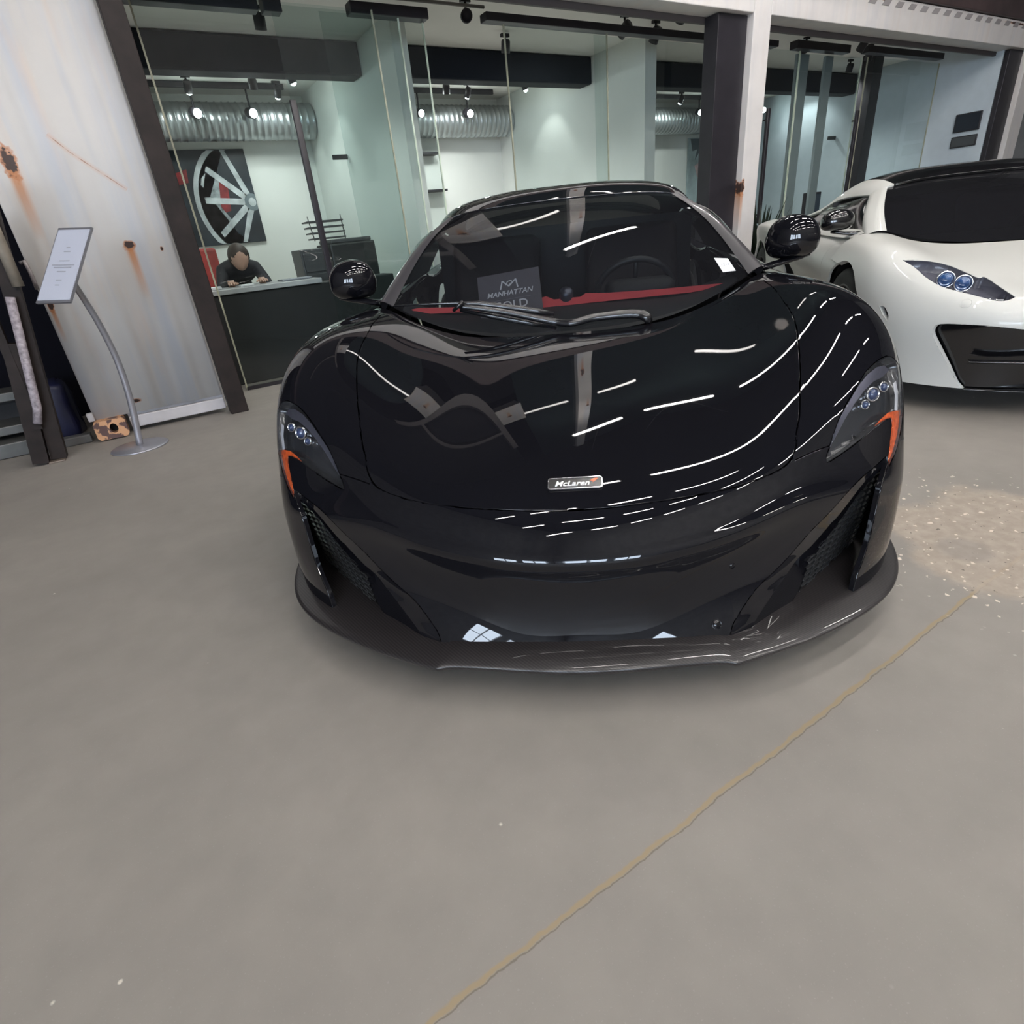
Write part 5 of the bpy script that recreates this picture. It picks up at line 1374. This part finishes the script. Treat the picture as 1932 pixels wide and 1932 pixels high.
# pale poster
PP = thing('pale_poster', 'pale grey art print on the wall left of the wide black post', 'poster', (11.4, 9.78, 1.8))
bm = BM(); rbx(bm, 10.8, 12.2, 9.765, 9.798, 1.22, 2.46, .004); obj('board', rel(bm, PP), mat('poster_pale', (.30, .36, .37), rough=.5, noise=.6, nscale=1.6), PP)
bm = BM(); f = bm.faces.new([bm.verts.new((x, 9.763, z)) for x, z in ((10.85, 2.44), (11.2, 2.44), (11.18, 2.25), (11.0, 2.05), (11.06, 2.25), (10.92, 2.22))]); obj('dark_shape', rel(bm, PP), mat('poster_slate', (.05, .065, .075), rough=.5), PP)
bm = BM(); f = bm.faces.new([bm.verts.new((x, 9.763, z)) for x, z in ((11.0, 1.95), (11.35, 2.10), (11.6, 1.95), (11.5, 1.72), (11.1, 1.74))]); obj('pink_shape', rel(bm, PP), mat('poster_pink', (.38, .26, .26), rough=.5, noise=.5, nscale=7), PP)
# small black sign plates and shelves
def plate(x, y, z, w, h_, label, cat='sign'):
    bm = BM(); rbx(bm, -w/2, w/2, -.012, .012, -h_/2, h_/2, .003); o = obj('sign_plate', bm, STEELB); o.location = (x, y, z); return tag(o, label, cat)
plate(2.79, 8.30, 2.12, .20, .055, 'small black sign plate on the first partition wall')
plate(12.38, 7.60, 2.10, .24, .06, 'small black sign plate on the bright wall of the right bay')
for x, z, w in ((4.62, 2.30, .5), (4.66, 1.78, .55), (4.62, 2.06, .12)):
    if w > .2:
        bm = BM(); bx(bm, -w/2, w/2, -.10, .10, -.015, .015); o = obj('wall_shelf', bm, STEELB); o.location = (x, 9.69, z); tag(o, 'thin black wall shelf, %s of the pair by the overlapping panes' % ('upper' if z > 2 else 'lower'), 'shelf', 'black wall shelves')
bm = BM(); rbx(bm, -.06, .06, -.05, .05, -.05, .05, .01); o = obj('wall_camera', bm, STEELB); o.location = (4.42, 9.74, 2.05); tag(o, 'small black box fixed to the wall between the two shelves', 'camera')
# screens on the pale blue wall
for z0, z1, m_, lb in ((1.84, 2.10, mat('screen_dark', (.015, .02, .03), rough=.2), 'upper dark screen on the pale blue wall'), (1.62, 1.78, mat('screen_grey', (.06, .065, .07), rough=.3), 'lower grey notice below the dark screen')):
    t = thing('wall_screen', lb, 'screen', (12.49, 5.34, z0)); bm = BM(); rbx(bm, 12.465, 12.498, 5.15, 5.52, z0, z1, .004); obj('frame', rel(bm, t), STEELB, t)
    bm = BM(); bx(bm, 12.460, 12.4655, 5.165, 5.505, z0+.015, z1-.015); obj('display', rel(bm, t), m_, t)
# ------------------------------------------------------------------ reception desk and what stands on it
DK = thing('reception_desk', 'black reception desk with a pale stone worktop behind the glass', 'desk', (1.08, 6.25, 0))
bm = BM(); rbx(bm, .60, 2.32, 5.95, 6.25, 0, .80, .01); obj('body', rel(bm, DK), mat('desk_black', (.005, .005, .006), rough=.55, noise=.2), DK)
bm = BM(); rbx(bm, .55, 1.58, 5.92, 6.62, .80, .845, .006); obj('worktop', rel(bm, DK), mat('worktop_stone', (.42, .42, .43), rough=.25, noise=.1), DK)
def onto(name, label, cat, parts, loc):
    t = thing(name, label, cat, loc)
    for nm, bm, m_ in parts: obj(nm, rel(bm, t), m_, t)
    return t
GREYP = mat('device_grey', (.055, .055, .060), rough=.4); PAPER = mat('paper_white', (.70, .70, .72), rough=.7)
b1 = BM(); rbx(b1, 1.60, 1.90, 6.60, 7.0, .0, 1.10, .01); b2 = BM(); rbx(b2, 1.62, 1.88, 6.585, 6.60, .60, .86, .004); b3 = BM(); rbx(b3, 1.62, 1.88, 6.585, 6.60, .88, 1.06, .004)
onto('filing_cabinet', 'grey filing cabinet behind the reception desk, left of the tall handle', 'cabinet', [('body', b1, GREYP), ('drawer', b2, GREYP), ('drawer', b3, GREYP)], (1.75, 6.8, 0))
b1 = BM(); rbx(b1, 1.95, 2.46, 6.70, 7.25, .0, 1.13, .02); b2 = BM(); rbx(b2, 1.98, 2.43, 6.72, 7.2, 1.13, 1.17, .01)
onto('printer', 'large black office printer behind the right end of the reception desk', 'printer', [('body', b1, mat('printer_black', (.012, .012, .014), rough=.4)), ('lid', b2, GREYP)], (2.2, 7.0, 0))
b = []
for k in range(4):
    q = BM(); rbx(q, 1.84-.01*k, 2.20, 6.85, 7.10, 1.185+.055*k, 1.20+.055*k, .003); b.append(('tray', q, GREYP))
q = BM(); tube(q, [(1.85, 6.86, 1.17), (1.82, 6.86, 1.41)], .006, 6); tube(q, [(2.19, 6.86, 1.17), (2.18, 6.86, 1.41)], .006, 6); b.append(('frame', q, GREYP))
onto('letter_trays', 'stack of black letter trays on top of the printer', 'trays', b, (2.0, 6.95, 1.17))
q = BM(); rbx(q, 1.24, 1.52, 6.02, 6.26, .846, .860, .004); onto('notebook', 'flat grey notebook on the reception worktop', 'notebook', [('cover', q, mat('notebook_grey', (.20, .21, .24), rough=.5))], (1.38, 6.14, .846))
q = BM(); rbx(q, .60, .70, 6.00, 6.10, .846, .87, .004); onto('card_box', 'small white card box at the left end of the worktop', 'box', [('box', q, PAPER)], (.65, 6.05, .846))
q = BM(); rbx(q, .86, .98, 6.02, 6.12, .846, .862, .003); onto('paper_pad', 'white paper pad on the worktop under the bent person', 'paper', [('pad', q, PAPER)], (.92, 6.07, .846))
# red chair and the person bent over the desk
q1 = BM(); rbx(q1, .50, .96, 7.75, 7.83, .50, 1.22, .03); q2 = BM(); rbx(q2, .50, .96, 7.40, 7.82, .42, .50, .03); q3 = BM(); tube(q3, [(.73, 7.6, .42), (.73, 7.6, .05)], .03, 10)
for k in range(5): tube(q3, [(.73, 7.6, .06), (.73+.26*math.cos(1.256*k), 7.6+.26*math.sin(1.256*k), .03)], .015, 6)
CHR = mat('chair_red', (.30, .035, .03), rough=.6, noise=.3)
onto('office_chair', 'red upholstered office chair behind the reception desk', 'chair', [('backrest', q1, CHR), ('seat', q2, CHR), ('chair_base', q3, STEELB)], (.73, 7.6, 0))
def skin_obj(name, verts, edges, radii, m_, parent, root=0, lev=2):
    me = bpy.data.meshes.new(name); me.from_pydata(verts, edges, []); me.update()
    o = bpy.data.objects.new(name, me); COL.objects.link(o)
    md = o.modifiers.new('skin', 'SKIN'); md.use_smooth_shade = True
    if not me.skin_vertices: 
        me.attributes  # layer is made by the modifier type below
    if not me.skin_vertices:
        bm = bmesh.new(); bm.from_mesh(me); bm.verts.layers.skin.verify(); bm.to_mesh(me); bm.free()
    for i, r in enumerate(radii):
        me.skin_vertices[0].data[i].radius = (r, r) if not isinstance(r, tuple) else r
        me.skin_vertices[0].data[i].use_root = (i == root)
    s_ = o.modifiers.new('sub', 'SUBSURF'); s_.levels = lev; s_.render_levels = lev
    me.materials.append(m_)
    if parent: o.parent = parent
    return o
PER = thing('person', 'person in a dark top with brown hair bent over the reception desk writing', 'person', (.98, 6.72, 0))
SKIN = mat('skin', (.45, .27, .20), rough=.55); CLOTH = mat('dark_cloth', (.018, .017, .022), rough=.8, noise=.2)
V = [(0, .30, .84), (0, .20, .90), (0, .05, .95), (0, -.10, 1.00), (0, -.17, 1.06), (0, -.23, 1.08),
     (-.16, -.10, .98), (-.22, -.22, .82), (-.16, -.42, .875), (.16, -.10, .98), (.22, -.22, .82), (.12, -.42, .875),
     (-.09, .30, .76), (-.12, .26, .46), (-.12, .32, .09), (-.12, .20, .045), (.09, .30, .76), (.12, .26, .46), (.12, .32, .09), (.12, .20, .045)]
E_ = [(0,1),(1,2),(2,3),(3,4),(4,5),(3,6),(6,7),(7,8),(3,9),(9,10),(10,11),(0,12),(12,13),(13,14),(14,15),(0,16),(16,17),(17,18),(18,19)]
Rr = [.13,.12,.13,.10,.055,.05,.07,.05,.035,.07,.05,.035,.09,.07,.045,.04,.09,.07,.045,.04]
skin_obj('body', V, E_, Rr, CLOTH, PER)
bm = BM(); bmesh.ops.create_icosphere(bm, subdivisions=3, radius=.10)
for v in bm.verts:
    v.co.z *= 1.18; v.co.x *= .82
    if v.co.y < -.02 and v.co.z < 0: v.co.x *= .9
    if v.co.y < -.07 and abs(v.co.x) < .02 and -.03 < v.co.z < .02: v.co.y -= .018
bmesh.ops.transform(bm, matrix=Matrix.Translation((0, -.29, 1.08)) @ Matrix.Rotation(math.radians(45), 4, 'X'), verts=list(bm.verts)); obj('head', bm, SKIN, PER, smooth=True)
bm = BM(); bmesh.ops.create_icosphere(bm, subdivisions=3, radius=.112)
for v in bm.verts:
    v.co.z *= 1.12; v.co.x *= .88
    if v.co.y < -.04 and v.co.z < .05: v.co *= .80
bmesh.ops.transform(bm, matrix=Matrix.Translation((0, -.275, 1.10)) @ Matrix.Rotation(math.radians(45), 4, 'X'), verts=list(bm.verts)); obj('hair', bm, mat('hair_brown', (.035, .022, .016), rough=.6, noise=.3, nscale=30), PER, smooth=True)
for sg in (-1, 1):
    V = [(0, 0, 0), (0, -.05, .002)]; E_ = [(0, 1)]; Rr = [.028, .03]
    for k, (dx, ln) in enumerate(((-.030, .055), (-.011, .068), (.009, .062), (.028, .048))):
        b0 = len(V); V += [(dx, -.085, .004), (dx*1.1, -.085-ln*.5, .006), (dx*1.1, -.085-ln, -.008)]; E_ += [(1, b0), (b0, b0+1), (b0+1, b0+2)]; Rr += [.010, .009, .008]
    b0 = len(V); V += [(-sg*.040, -.035, 0), (-sg*.058, -.065, -.004)]; E_ += [(0, b0), (b0, b0+1)]; Rr += [.012, .009]
    h_ = skin_obj('hand', V, E_, Rr, SKIN, PER, lev=1); h_.location = (-.16 if sg < 0 else .12, -.44, .872)
# ------------------------------------------------------------------ sign stand
SG_ = thing('sign_stand', 'silver information stand with a tilted white sheet on a curved pole', 'sign', (-.27, 4.47, 0))
STN = mat('stand_silver', (.42, .42, .46), rough=.35, metal=.7)
bm = BM(); lathe(bm, [(.0005, 0), (.172, 0), (.175, .004), (.170, .010), (.04, .016), (.0005, .018)], 48, Matrix.Translation((-.27, 4.47, 0))); obj('base', rel(bm, SG_), STN, SG_, smooth=True)
PL = fair3 = [(-.269, 4.47, .010), (-.233, 4.46, .228), (-.213, 4.44, .400), (-.205, 4.42, .574), (-.212, 4.38, .726), (-.228, 4.33, .871), (-.248, 4.27, .993), (-.262, 4.21, 1.08)]
G = np.array([PL]); tk = knots(G); ts = dense(tk, 4); PP_ = [Vector(p) for p in nspline(G[0], tk, ts)]
bm = BM(); tube(bm, PP_, [.021-.005*i/len(PP_) for i in range(len(PP_))], 14); obj('pole', rel(bm, SG_), STN, SG_, smooth=True)
Q = [Vector(p) for p in ((-.229, 4.36, 1.324), (-.069, 4.20, 1.308), (-.292, 4.02, .951), (-.456, 4.18, .962))]
nq = (Q[1]-Q[0]).cross(Q[3]-Q[0]).normalized(); nq = nq if nq.y < 0 else -nq
def quad_slab(q, th, inset=0.0, lift=0.0):
    c = sum(q, Vector())/4; p = [v + (c-v).normalized()*inset*1.35 + nq*lift for v in q]
    bm = BM(); a = [bm.verts.new(v) for v in p]; b = [bm.verts.new(v - nq*th) for v in p]
    bm.faces.new(a); bm.faces.new(b[::-1])
    for i in range(4): bm.faces.new((a[i], a[(i+1) % 4], b[(i+1) % 4], b[i]))
    bmesh.ops.recalc_face_normals(bm, faces=list(bm.faces)); return bm
obj('sign_frame', rel(quad_slab(Q, .012), SG_), STN, SG_)
sh_ = obj('sheet', rel(quad_slab(Q, .002, .012, .0016), SG_), mat('sheet_white', (.50, .52, .60), rough=.3), SG_)
ex = (Q[1]-Q[0]).normalized(); ez = ((Q[0]+Q[1])-(Q[2]+Q[3])).normalized(); cq = sum(Q, Vector())/4
bm = BM()
for v_, w in ((.10, .025), (.075, .045), (.018, .07), (-.008, .15), (-.022, .12), (-.048, .06), (-.10, .04), (-.13, .03)):
    a, b = cq + ez*v_ - ex*w/2 + nq*.0032, cq + ez*v_ + ex*w/2 + nq*.0032
    bm.faces.new([bm.verts.new(p) for p in (a, b, b + ez*.006, a + ez*.006)])
obj('printed_lines', rel(bm, SG_), mat('print_grey', (.33, .34, .38), rough=.5), SG_)['kind'] = 'stuff'
bm = BM(); tube(bm, [(-.262, 4.21, 1.075), cq - nq*.012], .018, 10); obj('pole_bracket', rel(bm, SG_), mat('bracket_dark', (.06, .06, .065), rough=.5), SG_)
# ------------------------------------------------------------------ brown steel frame, white tube and clutter at the far left
FRM = thing('leaning_girder', 'dark brown steel girder leaning at the left edge with a welded white tube', 'girder', (-.80, 4.62, 0))
def beam(p, q, w, d, bm=None):
    bm = bm or BM(); p, q = Vector(p), Vector(q); t = (q-p).normalized(); u = t.cross(Vector((0, 1, 0))).normalized(); v = t.cross(u).normalized()
    a = [bm.verts.new(p + u*sx*w/2 + v*sy*d/2) for sx, sy in ((-1,-1),(1,-1),(1,1),(-1,1))]; b = [bm.verts.new(q + u*sx*w/2 + v*sy*d/2) for sx, sy in ((-1,-1),(1,-1),(1,1),(-1,1))]
    for i in range(4): bm.faces.new((a[i], a[(i+1) % 4], b[(i+1) % 4], b[i]))
    bm.faces.new(a[::-1]); bm.faces.new(b); bmesh.ops.recalc_face_normals(bm, faces=list(bm.faces)); return bm
obj('upright_beam', rel(beam((-.735, 4.64, .015), (-.50, 4.60, 1.62), .085, .09), FRM), STEEL, FRM)
obj('brace_beam', rel(beam((-.83, 4.60, .015), (-.705, 4.60, .75), .085, .08), FRM), STEEL, FRM)
obj('brace_beam', rel(beam((-.76, 4.58, .23), (-.70, 4.60, 1.45), .045, .06), FRM), STEEL, FRM)
bm = BM(); tube(bm, [(-.748, 4.545, .27), (-.715, 4.54, .36), (-.60, 4.54, 1.0)], .024, 14); obj('white_tube', rel(bm, FRM), mat('tube_chipped', (.30, .265, .29), rough=.5, noise=.5, nscale=40), FRM, smooth=True)
bm = BM(); tube(bm, [(-.54, 4.55, 1.05), (-.53, 4.55, 1.5)], .03, 10); obj('upper_tube', rel(bm, FRM), mat('tube_beige', (.22, .19, .15), rough=.6, noise=.3), FRM, smooth=True)
bm = BM(); rbx(bm, -.79, -.70, 4.55, 4.66, 0, .012, .003); obj('foot_plate', rel(bm, FRM), mat('plate_bare', (.20, .16, .13), rough=.5, metal=.5), FRM)
for k, (z, y, d) in enumerate(((.36, 5.3, .25), (.16, 5.15, .35), (.07, 5.02, .40))):
    bm = BM(); rbx(bm, -1.9, -.90, y-.05, y+d, z-.03 if k < 2 else .002, z+.03, .006); c = Vector((-1.4, y, z))
    for v in bm.verts: v.co -= c
    o = obj('metal_slab', bm, mat('slab_metal', (.10, .10, .095), rough=.4, metal=.4, noise=.3, nscale=5)); o.location = c
    tag(o, ('upper grey metal slab at the left edge behind the steel frame', 'middle grey metal slab with a bright front edge behind the steel frame', 'lowest grey metal slab lying on the floor at the left edge')[k], 'slab', 'metal slabs at the left edge')
SUP = mat('support_black', (.01, .01, .012), rough=.7)
for k, (x0, x1, y0, y1, z0, z1, m_, lb, nm) in enumerate(((-1.9, -.92, 5.42, 5.7, 0, .33, SUP, 'black block under the metal slabs', 'block'), (-.88, -.62, 5.12, 5.45, 0, .42, mat('tarp_blue', (.006, .007, .030), rough=.5, noise=.4, nscale=8, bump=.5, bscale=8), 'dark blue bundle in the gap beside the rusty container', 'tarp_bundle'), (-.72, -.54, 4.95, 5.12, .42, .50, SUP, 'x', 'x'))):
    if nm == 'x': continue
    bm = BM(); rbx(bm, x0, x1, y0, y1, z0, z1, .04, 3); c = Vector(((x0+x1)/2, (y0+y1)/2, 0))
    for v in bm.verts: v.co -= c
    if nm == 'tarp_bundle':
        bmesh.ops.subdivide_edges(bm, edges=list(bm.edges), cuts=3)
        for v in bm.verts: v.co += Vector((math.sin(v.co.z*23+v.co.y*9), math.sin(v.co.x*31+v.co.z*7), math.sin(v.co.x*17+v.co.y*21)))*.012
        for v in bm.verts: v.co.z = max(v.co.z, 0)
    o = obj(nm, bm, m_, smooth=(nm == 'tarp_bundle')); o.location = c; tag(o, lb, nm.split('_')[0])
bm = BM(); rbx(bm, -.86, -.56, 4.93, 5.02, 0, .06, .008); c = Vector((-.71, 4.97, 0))
for v in bm.verts: v.co -= c
o = obj('floor_rail', bm, mat('rail_dull', (.10, .10, .10), rough=.5, noise=.3)); o.location = c; tag(o, 'dull grey rail lying on the floor left of the rusty corner block', 'rail')
# black backdrop added to stand for the shade in the gap
dc = thing('gap_backdrop', 'added black backdrop standing for the shade in the gap at the far left', 'container', (-3.5, 6.2, 0))
bm = BM(); bx(bm, -6.9, -.56, 6.0, 6.1, 0, 3.15); obj('panel', rel(bm, dc), mat('gap_black', (.003, .003, .006), rough=.8, spec=.1), dc)
# plant beside the white column
def plant(loc, n, hgt, label):
    t = thing('potted_plant', label, 'plant', loc); rnd = random.Random(5)
    bm = BM(); lathe(bm, [(.0005, 0), (.12, 0), (.16, .30), (.14, .30), (.13, .26), (.0005, .26)], 24); obj('pot', bm, STEELB, t, smooth=True)
    bm = BM()
    for k in range(n):
        a = rnd.random()*2*PI; el = rnd.uniform(.5, 1.45); L_ = hgt*rnd.uniform(.45, 1.0); w = .022
        d = Vector((math.cos(a)*math.cos(el), math.sin(a)*math.cos(el), math.sin(el))); s_ = d.cross(Vector((0, 0, 1))).normalized()*w
        pts = [Vector((0, 0, .26)) + d*L_*u + Vector((0, 0, -.16*u*u*math.cos(el))) for u in (0, .35, .7, 1)]
        vs_ = [(bm.verts.new(p - s_*q), bm.verts.new(p + s_*q)) for p, q in zip(pts, (.4, 1, .8, .05))]
        for a_, b_ in zip(vs_, vs_[1:]): bm.faces.new((a_[0], a_[1], b_[1], b_[0]))
    o = obj('foliage', bm, mat('leaf_dark', (.012, .022, .012), rough=.5, noise=.4, nscale=20), t); o['kind'] = 'stuff'
plant((7.35, 5.35, 0), 110, 1.05, 'dark leafy potted plant beside the white column behind the wing mirror')
# dark sofa or counter seen behind the black car's mirror
q = BM(); rbx(q, 7.1, 8.3, 6.3, 6.9, 0, .62, .05, 3); q2 = BM(); rbx(q2, 7.1, 8.3, 6.8, 6.95, .3, .95, .05, 3)
onto('armchair', 'low black armchair seen in the right bay beside the plant', 'chair', [('seat', q, SUP), ('backrest', q2, SUP)], (7.7, 6.6, 0))
for x, y, lb in ((10.4, 6.6, 'left'), (11.8, 6.5, 'right')):
    q = BM(); rbx(q, x-.25, x+.25, y-.25, y+.25, 0, .75, .02); q2 = BM(); rbx(q2, x-.22, x+.22, y-.03, y+.03, .76, 1.18, .01); q3 = BM(); bx(q3, x-.2, x+.2, y-.034, y-.031, .79, 1.15)
    onto('workstation', 'small dark workstation with a screen behind the wide glass door, the %s one' % lb, 'desk', [('cabinet', q, GREYP), ('monitor', q2, STEELB), ('display', q3, mat('display_blue', (.05, .07, .10), rough=.2))], (x, y, 0))
